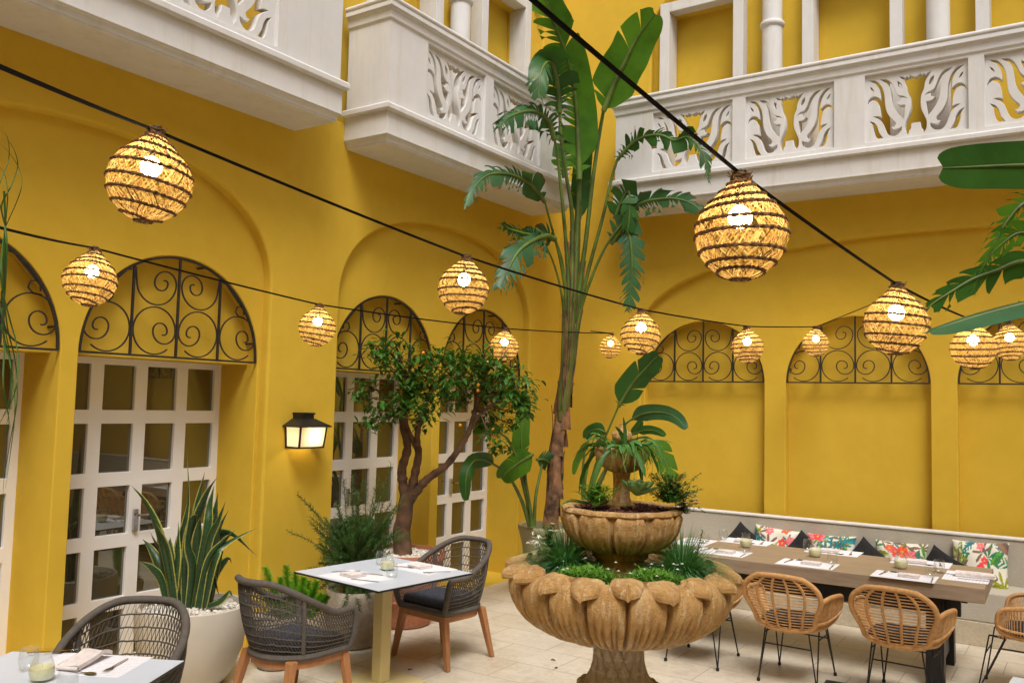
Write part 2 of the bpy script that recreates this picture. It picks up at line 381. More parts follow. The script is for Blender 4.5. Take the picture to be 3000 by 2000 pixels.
def catmull(pts, n=8):
    pts = [V(p) for p in pts]
    if len(pts) < 3: return [pts[0].lerp(pts[-1], i/n) for i in range(n+1)]
    P = [pts[0]*2-pts[1]] + pts + [pts[-1]*2-pts[-2]]; out = []
    for i in range(1, len(P)-2):
        for k in range(n):
            t = k/n; a, b, c, d = P[i-1], P[i], P[i+1], P[i+2]
            out.append(.5*((2*b) + (c-a)*t + (2*a-5*b+4*c-d)*t*t + (3*b-a-3*c+d)*t**3))
    out.append(pts[-1].copy()); return out
# ------------------------------------------------------------------ walls
XL, YB = -5.40, 9.10                     # faces of the left wall and of the back wall
def mapL(a, z, d): return V((XL - d, a, z))          # d = depth into the wall
def mapB(a, z, d): return V((a, YB + d, z))
def offset_loop(loop, r):
    n = len(loop); A = sum(loop[i][0]*loop[(i+1) % n][1]-loop[(i+1) % n][0]*loop[i][1] for i in range(n))
    s = 1 if A > 0 else -1; out = []
    for i in range(n):
        p, q, w = loop[i-1], loop[i], loop[(i+1) % n]
        def nr(a, b):
            d = (b[0]-a[0], b[1]-a[1]); l = math.hypot(*d) or 1; return (d[1]/l*s, -d[0]/l*s)
        n1, n2 = nr(p, q), nr(q, w); m = (n1[0]+n2[0], n1[1]+n2[1]); k = m[0]*m[0]+m[1]*m[1]
        f = 2*r/k if k > .5 else r
        out.append((q[0]+m[0]*f, q[1]+m[1]*f))
    return out
def slab(mb, mp, outer, holes, d0, d1, bev=.006, mi=0):
    """flat face at depth d0 with holes whose rounded reveals run back to depth d1"""
    loops = [[V((a, z, 0)) for a, z in outer]] + [[V((a, z, 0)) for a, z in offset_loop(h, bev)] for h in holes]
    tri = tessellate_polygon(loops); flat = [p for l in loops for p in l]
    mb.add([mp(p.x, p.y, d0) for p in flat], [tuple(t) for t in tri], mi)
    for h in holes:
        n = len(h); rings = []
        for k in range(4):
            a = k/3*math.pi/2; o = offset_loop(h, bev*(1-math.sin(a))); rings.append([mp(x, z, d0+bev*(1-math.cos(a))) for x, z in o])
        rings.append([mp(x, z, d1) for x, z in h])
        vs = [p for r in rings for p in r]
        mb.add(vs, [(i*n+k, i*n+(k+1) % n, (i+1)*n+(k+1) % n, (i+1)*n+k) for i in range(4) for k in range(n)], mi)
def arch(a0, a1, z0, spring, rise, n=40, p=2.0):
    c, w = (a0+a1)/2, (a1-a0)/2; pts = [(a0, z0), (a1, z0)]
    for i in range(n+1):
        t = math.pi*i/n; ca, sa = math.cos(t), math.sin(t)
        pts.append((c+w*math.copysign(abs(ca)**(2/p), ca), spring+rise*abs(sa)**(2/p)))
    return pts
def rect(a0, a1, z0, z1): return [(a0, z0), (a1, z0), (a1, z1), (a0, z1)]
SPR = 2.215; TOP = 9.4
L_BAYS = [(1.56, 4.64), (5.40, 8.455)]; L_ARCH = [(1.58, 3.03), (3.15, 4.61), (5.415, 6.82), (6.945, 8.42)]
B_BAY = (-4.30, 1.94); B_ARCH = [(-4.28, -2.905), (-2.68, -1.30), (-1.07, .31), (.54, 1.92)]
L_WIN = [(5.78, 6.50), (7.38, 8.11)]; B_WIN = [(-3.97, -3.22), (-2.36, -1.62), (-.75, -.01), (.86, 1.60)]
def wing(mp, a_lo, a_hi, bays, arches, wins, upbays, deep, lun):
    mb = MB()
    holes = [arch(a, b, .004, 2.80, .90, 56, 2.25) for a, b in bays] + [arch(a, b, 4.35, 6.25, 1.0, 40, 2.25) for a, b in upbays]
    slab(mb, mp, rect(a_lo, a_hi, 0, TOP), holes, 0, .085, .022)
    for a, b in bays:
        hs = [arch(x, y, .006, SPR, (y-x)/2*1.0, 48) for x, y in arches if a-.1 < x < b]
        slab(mb, mp, arch(a-.04, b+.04, .001, 2.80, .95, 48, 2.25), hs, .085, deep, .008)
    for a, b in upbays:
        hs = [rect(x, y, 4.5, 6.46) for x, y in wins if a-.1 < x < b]
        slab(mb, mp, arch(a-.04, b+.04, 4.36, 6.25, 1.05, 40, 2.25), hs, .085, .19, .006)
        for x, y in wins:
            if a-.1 < x < b: mb.add([mp(x-.01, 4.45, .185), mp(y+.01, 4.45, .185), mp(y+.01, 6.5, .185), mp(x-.01, 6.5, .185)], [(0, 1, 2, 3)])
    for a, b in arches:                                # wall inside the lunette (and down to the floor where the arch is blind)
        z0 = 2.20 if lun else 0.002; l = arch(a-.006, b+.006, z0, SPR, (b-a)/2+.006, 40)
        d0 = .20 if lun else deep-.003
        tri = tessellate_polygon([[V((x, z, 0)) for x, z in l]]); mb.add([mp(x, z, d0) for x, z in l], [tuple(t) for t in tri])
        if lun: mb.add([mp(a-.006, z0, d0), mp(b+.006, z0, d0), mp(b+.006, z0, .62), mp(a-.006, z0, .62)], [(0, 1, 2, 3)])
    return mb
left_wing = thing('building_wing', 'ochre courtyard wing with white french doors, wall lantern and two carved white balconies', 'building', (XL, 5, 0))
back_wing = thing('building_wing', 'ochre courtyard wing with blind arches above the long bench and one long white balcony', 'building', (-1.2, YB, 0))
def wbuild(mb, name, mat, par, sm=40, bev=0): return mb.build(name, mat, par, sm, True, bev)
wbuild(wing(mapL, -4.0, YB, L_BAYS, L_ARCH, L_WIN, [(5.30, 8.62)], .62, True), 'wall', M['yellow'], left_wing, 30)
wbuild(wing(mapB, XL, 4.5, [B_BAY], B_ARCH, B_WIN, [(-4.22, 1.85)], .20, False), 'wall', M['yellow'], back_wing, 30)
# stone skirting
for a, b in ((-4.0, 1.545), (4.655, 5.385), (8.47, 9.098)):
    wbuild(MB().bounds((XL+.001, a, .001), (XL+.016, b, .165)), 'skirting', M['skirt'], left_wing, 0, .003)
for a, b in ((3.035, 3.145), (6.825, 6.94)):
    wbuild(MB().bounds((XL-.084, a, .001), (XL-.072, b, .165)), 'skirting', M['skirt'], left_wing, 0, .003)
wbuild(MB().bounds((XL+.018, YB-.016, .001), (-4.05, YB-.001, .165)), 'skirting', M['skirt'], back_wing, 0, .003)

# ------------------------------------------------------------------ french doors
ROWS = [(1.828, 2.155), (1.377, 1.729), (.930, 1.277), (.480, .833), (.045, .386)]
XD = -5.92
def door(a0, a1):
    mb = MB(); c0 = a0 if a1 == 4.61 else a0
    first = a1-.06-.25-3*.35
    cols = [(first+.35*i, first+.35*i+.25) for i in range(4)]
    cols[0] = (max(cols[0][0], a0+.05), cols[0][1])
    if cols[0][1]-cols[0][0] < .05: cols = cols[1:]
    fm = lambda a, z, d: V((XD-d, a, z))
    slab(mb, fm, rect(a0-.004, a1+.004, .012, 2.203), [rect(x, y, z, w) for x, y in cols for z, w in ROWS], 0, .05, .004)
    f = wbuild(mb, 'french_door', M['doorwhite'], left_wing, 30)
    mid = (cols[1][1]+cols[2][0])/2
    g = MB()
    for x, y in cols:
        for z, w in ROWS: g.add([(XD-.028, x-.004, z-.004), (XD-.028, y+.004, z-.004), (XD-.028, y+.004, w+.004), (XD-.028, x-.004, w+.004)], [(0, 1, 2, 3)])
    go = g.build('glass_pane', M['pane'], f); go.location = -f.location*0
    l = left_wing.location
    for v_ in go.data.vertices: v_.co = v_.co - l
    h = MB(); h.box((XD+.012, mid, 1.02), (.02, .035, .16)); h.tube([(XD+.02, mid, 1.06), (XD+.06, mid, 1.06), (XD+.06, mid+.10, 1.06)], .009, 8)
    ho = h.build('door_handle', M['steel'], f)
    for v_ in ho.data.vertices: v_.co = v_.co - l
    return f
for a, b in L_ARCH: door(a, b)

# ------------------------------------------------------------------ lunette grilles
def scroll(c, r, mirror, a_start=-50, last=True):
    """chain of shrinking half turns: big circle, then three inner arcs"""
    pts = []
    def arc(cx, cz, rr, a0, a1, n):
        for i in range(n+1):
            a = R(a0+(a1-a0)*i/n); pts.append((cx+rr*math.cos(a), cz+rr*math.sin(a)))
    arc(0, 0, r, a_start, -360, 30)                           # clockwise round to the right point
    r2 = r*.54; arc(r-r2, -.0, r2, 0, -180, 14)               # under, to the left
    r3 = r*.34; x2 = r-2*r2; arc(x2+r3, 0, r3, 180, 0, 10)    # over, to the right
    r4 = r*.17; x3 = x2+2*r3; arc(x3-r4, 0, r4, 0, -110, 5)
    s = -1 if mirror else 1
    return [(c[0]+s*x, c[1]+z) for x, z in pts]
def grille(mp, a0, a1, d, par, base=SPR):
    w = (a1-a0)/2-.012; c = (a0+a1)/2; mb = MB(); q = w/2; P = lambda x, z: mp(x, z, d)
    def bar(pts, r, n=4): mb.tube([P(x, z) for x, z in pts], r, n)
    bar([(c+w*math.cos(math.pi*i/48), base+w*math.sin(math.pi*i/48)) for i in range(49)], .011)
    bar([(c-w, base), (c+w, base)], .010)
    for k in (-1, 0, 1):
        x = c+k*q; bar([(x, base+.004), (x, base+math.sqrt(max(0, w*w-(k*q)**2))-.004)], .011)
    r = q/2-.013
    for k in range(4): bar(scroll((c-w+q*(k+.5), base+r+.014), r, k % 2 == 0, -50), .0065)
    ru = r*.94; zu = base+2*r+.03+ru
    for k in (1, 2):                                         # upper middle scrolls start at the outer bars
        s = 1 if k == 1 else -1; x0 = c+(-q if k == 1 else q); cx = c-s*q*.5
        bar([(x0+s*.004, base+math.sqrt(w*w-q*q)-.03), (x0+s*.010, zu+ru*.6), (cx-s*ru*1.0, zu)], .0065)
        pts = scroll((cx, zu), ru, k == 2, -180)
        pts2 = []
        def arc(ccx, rr, b0, b1, n):
            for i in range(n+1):
                a = R(b0+(b1-b0)*i/n); pts2.append((cx+s*(ccx+rr*math.cos(a)), zu+rr*math.sin(a)))
        arc(0, ru, 180, 360, 18); arc(ru-ru*.56, ru*.56, 360, 540, 12); arc(ru-2*ru*.56+ru*.34, ru*.34, 180, 360, 8); arc(ru-2*ru*.56+2*ru*.34-ru*.15, ru*.15, 0, 120, 5)
        bar(pts2, .0065)
    for s in (-1, 1):                                        # upper outer quarter scrolls
        x0 = c+s*q; ro = q-.02; zt = base+math.sqrt(w*w-q*q)-.03; pts = []
        for i in range(15):
            a = i/14; x = x0+s*(.006+ (q*.62)*math.sin(a*math.pi/2)); z = zt-(zt-(base+2*r+.03))*(1-math.cos(a*math.pi/2))**.8
            if (x-c)**2+(z-base)**2 < (w-.004)**2: pts.append((x, z))
        bar(pts, .0065)
        an = R(37); bx, bz = c+s*w*math.cos(an), base+w*math.sin(an)
        bar([(bx-s*.0, bz), (bx-s*.05, bz-.01), (bx-s*.065, bz-.05), (bx-s*.035, bz-.085), (bx+s*.02, bz-.09)], .0065)
    for an in (12, 72, 108, 168):                            # wall pins
        x, z = c+w*math.cos(R(an)), base+w*math.sin(R(an)); mb.tube([mp(x, z, d), mp(x, z, d+.10)], .008, 6)
    o = wbuild(mb, 'window_grille', M['iron'], par, 40); return o
for a, b in L_ARCH: grille(mapL, a, b, .100, left_wing)
for a, b in B_ARCH[:3]: grille(mapB, a, b, .100, back_wing, 2.235)
grille(mapB, *B_ARCH[3], .100, back_wing, 2.235)

# ------------------------------------------------------------------ balconies
def conv(pts):
    out = []
    for x, y in pts:
        u = (x-555)/1485; t = 475-(x-550)*260/1485; b = 1430-(x-560)*195/1485; out.append((u, (b-y)/(b-t)))
    return out
H_EYE = [(620, 620), (650, 632), (685, 680), (680, 695), (645, 668)]
H_S1 = [(610, 530), (680, 525), (740, 550), (800, 620), (835, 720), (845, 830), (857, 930), (890, 1010), (945, 1075), (998, 1118), (1006, 1150), (985, 1185), (940, 1193), (975, 1225), (1030, 1215), (1094, 1185), (1090, 1235), (1030, 1300), (960, 1320), (900, 1303), (860, 1255), (835, 1190), (800, 1120), (745, 1075), (665, 1045), (725, 1035), (786, 1045), (775, 960), (755, 870), (715, 822), (660, 808), (612, 838), (580, 885), (592, 835), (630, 780), (690, 755), (745, 770), (784, 800), (783, 730), (760, 645), (705, 577)]
H_S2 = [(775, 512), (860, 505), (930, 545), (980, 620), (1010, 690), (1050, 735), (1120, 745), (1185, 780), (1125, 768), (1082, 772), (1085, 800), (1060, 825), (1020, 840), (1045, 868), (1090, 875), (1145, 870), (1130, 1080), (1060, 1020), (995, 940), (957, 850), (940, 740), (925, 640), (880, 570)]
H_EYE2 = [(1035, 530), (1080, 560), (1110, 620), (1105, 655), (1062, 630), (1037, 580)]
H_LEAF = [(615, 1108), (680, 1130), (730, 1190), (755, 1270), (815, 1350), (740, 1358), (700, 1320), (675, 1240), (660, 1165)]
HALF = [conv(h) for h in (H_EYE, H_S1, H_S2, H_EYE2, H_LEAF)]
ctr = conv([(1090, 460), (1150, 525), (1190, 590), (1205, 680), (1240, 740), (1255, 850), (1245, 950), (1200, 1060), (1168, 1150), (1175, 1250), (1213, 1298), (1225, 1240), (1255, 1200), (1262, 1130)])
crown = conv([(1150, 468), (1180, 490), (1200, 455), (1225, 480), (1250, 440)])
ctr = [(u-.018, v) for u, v in ctr]; crown = [(u-.018, v) for u, v in crown]
CTR = ctr + [(1-u, v) for u, v in reversed(ctr)] + [(1-u, v) for u, v in crown] + [(.5, crown[-2][1])] + [(u, v) for u, v in reversed(crown)]
HOLES = HALF + [[(1-u, v) for u, v in reversed(h)] for h in HALF] + [CTR]
def refine(loop):
    n = len(loop); out = []
    for i in range(n):
        a, b, c, d = (V((*loop[(i+k) % n], 0)) for k in (-1, 0, 1, 2)); out.append((b.x, b.y))
        u1, u2, u3 = (b-a), (c-b), (d-c)
        if u1.length and u3.length and u1.angle(u2, 0) < 1.0 and u2.angle(u3, 0) < 1.0 and u2.length > .03:
            m = .5*(2*b+(c-a)*.5+(2*a-5*b+4*c-d)*.25+(3*b-a-3*c+d)*.125); out.append((m.x, m.y))
    return out
HOLES = [refine(h) for h in HOLES]
PZ0, PZ1 = 4.50, 5.155
def balcony(mp, a0, a1, panels, par, ends):
    """mp(a, z, out): out = distance in front of the wall"""
    F = .48
    mb = MB()
    path = lambda o: [(a0-o, 0), (a0-o, .46+o), (a1+o, .46+o), (a1+o, 0)]
    def sweep(prof, mi=0):
        k = len(prof); vs = [mp(a, z, w) for o, z in prof for a, w in path(o)]
        mb.add(vs, [(i*4+j, i*4+j+1, (i+1)*4+j+1, (i+1)*4+j) for i in range(k-1) for j in range(3)], mi)
    low = [(0, 4.12), (0, 4.132), (.008, 4.134)] + [(.008+.03*(1-math.cos(t*math.pi/12)), 4.134+.048*math.sin(t*math.pi/12)) for t in range(1, 7)] + [(.040, 4.184), (.040, 4.196), (.034, 4.198), (.034, 4.385), (.068, 4.388), (.076, 4.396), (.076, 4.432), (.066, 4.446), (.02, 4.452)]
    sweep(low)
    mb.add([mp(a, 4.12, w) for a, w in path(0)], [(0, 1, 2, 3)])
    mb.add([mp(a, 4.452, w) for a, w in path(.02)], [(0, 1, 2, 3)])
    body = []
    fm = lambda a, z, d: mp(a, z, F-d)
    slab(mb, fm, rect(a0-.02, a1+.02, 4.45, 5.21), [rect(x, y, PZ0, PZ1) for x, y in panels], 0, .035, .004)
    # ends and inner faces of the parapet
    T = .11
    for aa, s in ((a0-.02, 1), (a1+.02, -1)):
        mb.add([mp(aa, 4.45, 0), mp(aa, 4.45, F), mp(aa, 5.21, F), mp(aa, 5.21, 0)], [(0, 1, 2, 3)])
        b = aa+s*T; mb.add([mp(b, 4.45, 0), mp(b, 4.45, F-T), mp(b, 5.21, F-T), mp(b, 5.21, 0)], [(0, 1, 2, 3)])
    im = lambda a, z, d: mp(a, z, F-T-.0+d*0)
    loops = [[V((a, z, 0)) for a, z in rect(a0-.02+T, a1+.02-T, 4.45, 5.21)]] + [[V((a, z, 0)) for a, z in rect(x+.012, y-.012, PZ0+.012, PZ1-.012)] for x, y in panels]
    tri = tessellate_polygon(loops); mb.add([mp(p.x, p.y, F-T) for l in loops for p in l], [tuple(t) for t in tri])
    bal = wbuild(mb, 'balcony', M['white'], par, 35)
    l = par.location
    def sub(m_, name):
        o = m_.build(name, M['white'], bal, 35)
        for v_ in o.data.vertices: v_.co = v_.co - l
        return o
    for x, y in panels:
        p = MB(); hm = lambda u, v, d: mp(x+(y-x)*u, PZ0+(PZ1-PZ0)*v, F-.035-d)
        hs = HOLES
        slab(p, hm, rect(0, 1, 0, 1), hs, 0, .075, .0035)
        loops = [[V((u, v, 0)) for u, v in rect(0, 1, 0, 1)]] + [[V((u, v, 0)) for u, v in h] for h in hs]
        tri = tessellate_polygon(loops); p.add([hm(q.x, q.y, .075) for l_ in loops for q in l_], [tuple(t) for t in tri])
        sub(p, 'carved_panel')
    ft = MB(); ft.add([mp(a, 4.460, w) for a, w in ((a0+.1, 0.005), (a1-.1, .005), (a1-.1, F-.10), (a0+.1, F-.10))], [(0, 1, 2, 3)])
    o = ft.build('floor_tiles', M['terracotta'], bal, 0)
    for v_ in o.data.vertices: v_.co = v_.co - l
    rp = MB()
    prof = [(.019, 5.175), (.036, 5.195), (.040, 5.255), (.048, 5.262)] + [(.048+.018*(1-math.cos(t*math.pi/8)), 5.262+.018*math.sin(t*math.pi/8)) for t in range(1, 5)] + [(.070, 5.282), (.070, 5.318)] + [(.058+.024*math.cos(-math.pi/2+t*math.pi/8), 5.345+.024*math.sin(-math.pi/2+t*math.pi/8)) for t in range(1, 9)] + [(.02, 5.371), (-.09, 5.371), (-.10, 5.20)]
    k = len(prof); vs = [mp(a, z, w) for o, z in prof for a, w in path(o)]
    rp.add(vs, [(i*4+j, i*4+j+1, (i+1)*4+j+1, (i+1)*4+j) for i in range(k-1) for j in range(3)])
    sub(rp, 'handrail')
    return bal
bl = lambda a, z, w: V((XL+w, a, z)); bb = lambda a, z, w: V((a, YB-w, z))
balcony(bl, 5.41, 8.43, [(5.905, 6.795), (6.935, 7.825)], left_wing, 3)
balcony(bl, .6, 4.81, [(1.40, 2.30), (2.40, 3.29), (3.30+.02, 4.185)], left_wing, 3)
balcony(bb, -4.40, 2.2, [(-3.97, -3.075), (-2.935, -2.055), (-1.77, -.89), (-.76, .12), (.43, 1.31)], back_wing, 3)
# upper windows: white surrounds, engaged columns with a ring
def surround(mp, a0, a1, par):
    mb = MB(); w = .115
    for s, e in ((a0-w, a0), (a1, a1+w)):
        P = [mp(s, 4.46, -.07), mp(e, 6.575, .083)]; mb.bounds(P[0], P[1])
    P = [mp(a0, 6.462, -.068), mp(a1, 6.573, .081)]; mb.bounds(P[0], P[1])
    mb.add([mp(a0+.001, 4.5, .04), mp(a0+.001, 6.46, .04), mp(a0+.001, 6.46, .15), mp(a0+.001, 4.5, .15)], [(0, 1, 2, 3)])
    mb.add([mp(a1-.001, 4.5, .04), mp(a1-.001, 6.46, .04), mp(a1-.001, 6.46, .15), mp(a1-.001, 4.5, .15)], [(0, 1, 2, 3)])
    wbuild(mb, 'window_surround', M['white'], par, 0, .004)
for a, b in L_WIN: surround(mapL, a, b, left_wing)
for a, b in B_WIN: surround(mapB, a, b, back_wing)
def column(p, par):
    mb = MB(); mb.lathe([(.105, 4.46), (.105, 6.005), (.118, 6.012), (.128, 6.03), (.128, 6.05), (.118, 6.068), (.103, 6.075), (.100, 8.0)], 24, p)
    wbuild(mb, 'column', M['white'], par, 35)
for y in (6.90,): column((XL+.06, y, 0), left_wing)
for x in (-2.79, -1.185, .42): column((x, YB-.06, 0), back_wing)

# the two sides of the courtyard behind the photographer, plain ochre (they light the yard and show in the panes)
east = thing('building_wing', 'plain ochre wing closing the far side of the courtyard opposite the french doors', 'building', (4.5, 3, 0))
wbuild(MB().bounds((4.5, -4.0, 0), (4.7, 9.1, 9.4)), 'wall', M['yellow'], east, 0)
south = thing('building_wing', 'plain ochre wing closing the courtyard behind the white square tables', 'building', (0, -4, 0))
wbuild(MB().bounds((XL, -4.2, 0), (4.5, -4.0, 9.4)), 'wall', M['yellow'], south, 0)
# floor
fl = MB(); fl.add([(-6.4, -4.2, 0), (4.8, -4.2, 0), (4.8, 9.4, 0), (-6.4, 9.4, 0)], [(0, 1, 2, 3)])
tag(fl.build('floor', M['tiles'], None, 0), kind='structure')

# ------------------------------------------------------------------ wall lantern on the pier
sl = thing('wall_lantern', 'black wall lantern with lit frosted panes on the ochre pier', 'wall lamp', (XL, 4.985, 1.555))
mb = MB(); w0, w1, dp0, dp1, hh = .172, .185, .21, .235, .20
# frame: bottom plate, corner posts (tapering), eaves, pyramid roof, top box, back plate
for q0, q1 in (((0, -w0, -.012), (.014, w0, .006)), ((dp0-.014, -w0, -.012), (dp0, w0, .006)), ((.0142, -w0, -.012), (dp0-.0142, -w0+.014, .006)), ((.0142, w0-.014, -.012), (dp0-.0142, w0, .006))): mb.bounds(q0, q1)
for sy in (-1, 1):
    mb.tube([(dp0-.008, sy*(w0-.008), 0), (dp1-.008, sy*(w1-.008), hh)], .012, 4)
    mb.tube([(.010, sy*(w0-.008), 0), (.010, sy*(w1-.008), hh)], .012, 4)
e = .03
ro = [(0, -w1-e, hh), (dp1+e, -w1-e, hh), (dp1+e, w1+e, hh), (0, w1+e, hh)]; r1 = [(x, y, hh+.012) for x, y, z in ro]; r2 = [(0, -.085, hh+.085), (.15, -.085, hh+.085), (.15, .085, hh+.085), (0, .085, hh+.085)]
mb.add(ro+r1+r2, [(3, 2, 1, 0), (0, 1, 5, 4), (1, 2, 6, 5), (2, 3, 7, 6), (4, 5, 9, 8), (5, 6, 10, 9), (6, 7, 11, 10), (8, 9, 10, 11)])
mb.bounds((0, -.080, hh+.08), (.14, .080, hh+.125)); mb.bounds((0, -.088, hh+.125), (.152, .088, hh+.145))
mb.build('frame', M['black'], sl, 0, False, .002)
for sy in (-1, 1):
    g = MB(); g.add([(.012, sy*(w0-.012), .006), (dp0-.012, sy*(w0-.012), .006), (dp1-.012, sy*(w1-.012), hh-.002), (.012, sy*(w1-.012), hh-.002)], [(0, 1, 2, 3)]); g.build('glass_pane', M['frost'], sl, 0)
g = MB(); g.add([(dp0-.010, -w0+.012, .006), (dp0-.010, w0-.012, .006), (dp1-.010, w1-.012, hh-.002), (dp1-.010, -w1+.012, hh-.002)], [(0, 1, 2, 3)]); g.build('glass_pane', M['frost'], sl, 0)
sl.scale = (.79, .79, .80)
g = MB(); g.sphere((.125, .035, .125), .026, 12); g.build('bulb', M['lamp'], sl)

# ------------------------------------------------------------------ built-in bench
bn = thing('banquette', 'long grey stucco bench built along the back wall with a tiled plinth', 'bench', (-1.2, 8.75, 0))
b0, b1 = -4.05, 4.48
mb = MB(); mb.bounds((b0, 8.49, .20), (b1, 8.985, .45)); wbuild(mb, 'seat', M['bench'], bn, 0, .012)
mb = MB(); mb.bounds((b0, 8.475, .001), (b1, 8.98, .199)); wbuild(mb, 'plinth', M['skirt'], bn, 0, .004)
mb = MB(); mb.bounds((b0, 8.988, .002), (b1, 9.096, .845)); wbuild(mb, 'backrest', M['bench'], bn, 0, .012)
mb = MB(); mb.bounds((b0-.004, 8.978, .846), (b1, 9.095, .868)); wbuild(mb, 'coping', M['white'], bn, 0, .006)
# ------------------------------------------------------------------ white square tables
def square_table(p, rz, size, label, group):
    t = thing('square_table', label, 'table', (p[0], p[1], 0), rz, group); h = size/2
    mb = MB(); mb.bounds((-h, -h, .7375), (h, h, .7495), 1); mb.bounds((-h+.0015, -h+.0015, .7496), (h-.0015, h-.0015, .7505), 0)
    mb.build('tabletop', [M['hpl'], M['black']], t, 0)
    mb = MB(); mb.bounds((-.045, -.045, .012), (.045, .045, .737)); mb.build('post', M['cream'], t, 0, False, .004)
    mb = MB(); mb.bounds((-.225, -.225, .001), (.225, .225, .011)); mb.build('base_plate', M['cream'], t, 0, False, .002)
    return t
TA = (-4.150, 4.680, R(-6.3)); HA = .437
square_table(TA, TA[2], 2*HA, 'white square table with cream post beside the carved fountain', 'white square tables')
TB_ = R(28.4); HB = .415
_c = at_z(541.3, 1934, .75); _ex = V((math.cos(TB_), math.sin(TB_), 0)); _ey = V((-math.sin(TB_), math.cos(TB_), 0))
TBP = _c - _ex*HB - _ey*HB
square_table(TBP, TB_, 2*HB, 'white square table in the lower left corner with a folded napkin', 'white square tables')
_c = at_z(2966.6, 1980, .75); _d = (at_z(2953.6, 2000, .75)-_c); TC_ = math.atan2(_d.y, _d.x)+math.pi/2
_ex = V((math.cos(TC_), math.sin(TC_), 0)); _ey = V((-math.sin(TC_), math.cos(TC_), 0))
TCP = _c + _ex*.40 - _ey*.40
square_table(TCP, TC_, .80, 'bare corner of a white table at the lower right edge', 'white square tables')

# ------------------------------------------------------------------ long oak table
lt = thing('dining_table', 'long grey oak dining table with thick top on black trestle legs', 'table', (-2.05, 7.37, 0), R(1.6))
mb = MB(); mb.bounds((-1.42, -.475, .645), (1.385, .475, .75)); mb.build('tabletop', M['wood_top'], lt, 0, False, .004)
mb = MB(); mb.bounds((-1.25, -.30, .50), (1.22, -.24, .643)); mb.bounds((-1.25, .24, .50), (1.22, .30, .643)); mb.build('under_frame', M['black'], lt, 0, False, .003)
for sx in (-.86, 1.06):
    for sy in (-1, 1):
        mb = MB(); mb.add([(sx-.06, sy*.36-.06, .001), (sx+.06, sy*.36-.06, .001), (sx+.06, sy*.36+.06, .001), (sx-.06, sy*.36+.06, .001),
                           (sx-.06, sy*.30-.06, .643), (sx+.06, sy*.30-.06, .643), (sx+.06, sy*.30+.06, .643), (sx-.06, sy*.30+.06, .643)],
                          [(3, 2, 1, 0), (4, 5, 6, 7), (0, 1, 5, 4), (1, 2, 6, 5), (2, 3, 7, 6), (3, 0, 4, 7)]); mb.build('leg', M['black'], lt, 0, False, .003)
    mb = MB(); mb.bounds((sx-.03, -.29, .12), (sx+.03, .29, .24)); mb.build('crossbar', M['black'], lt, 0, False, .003)

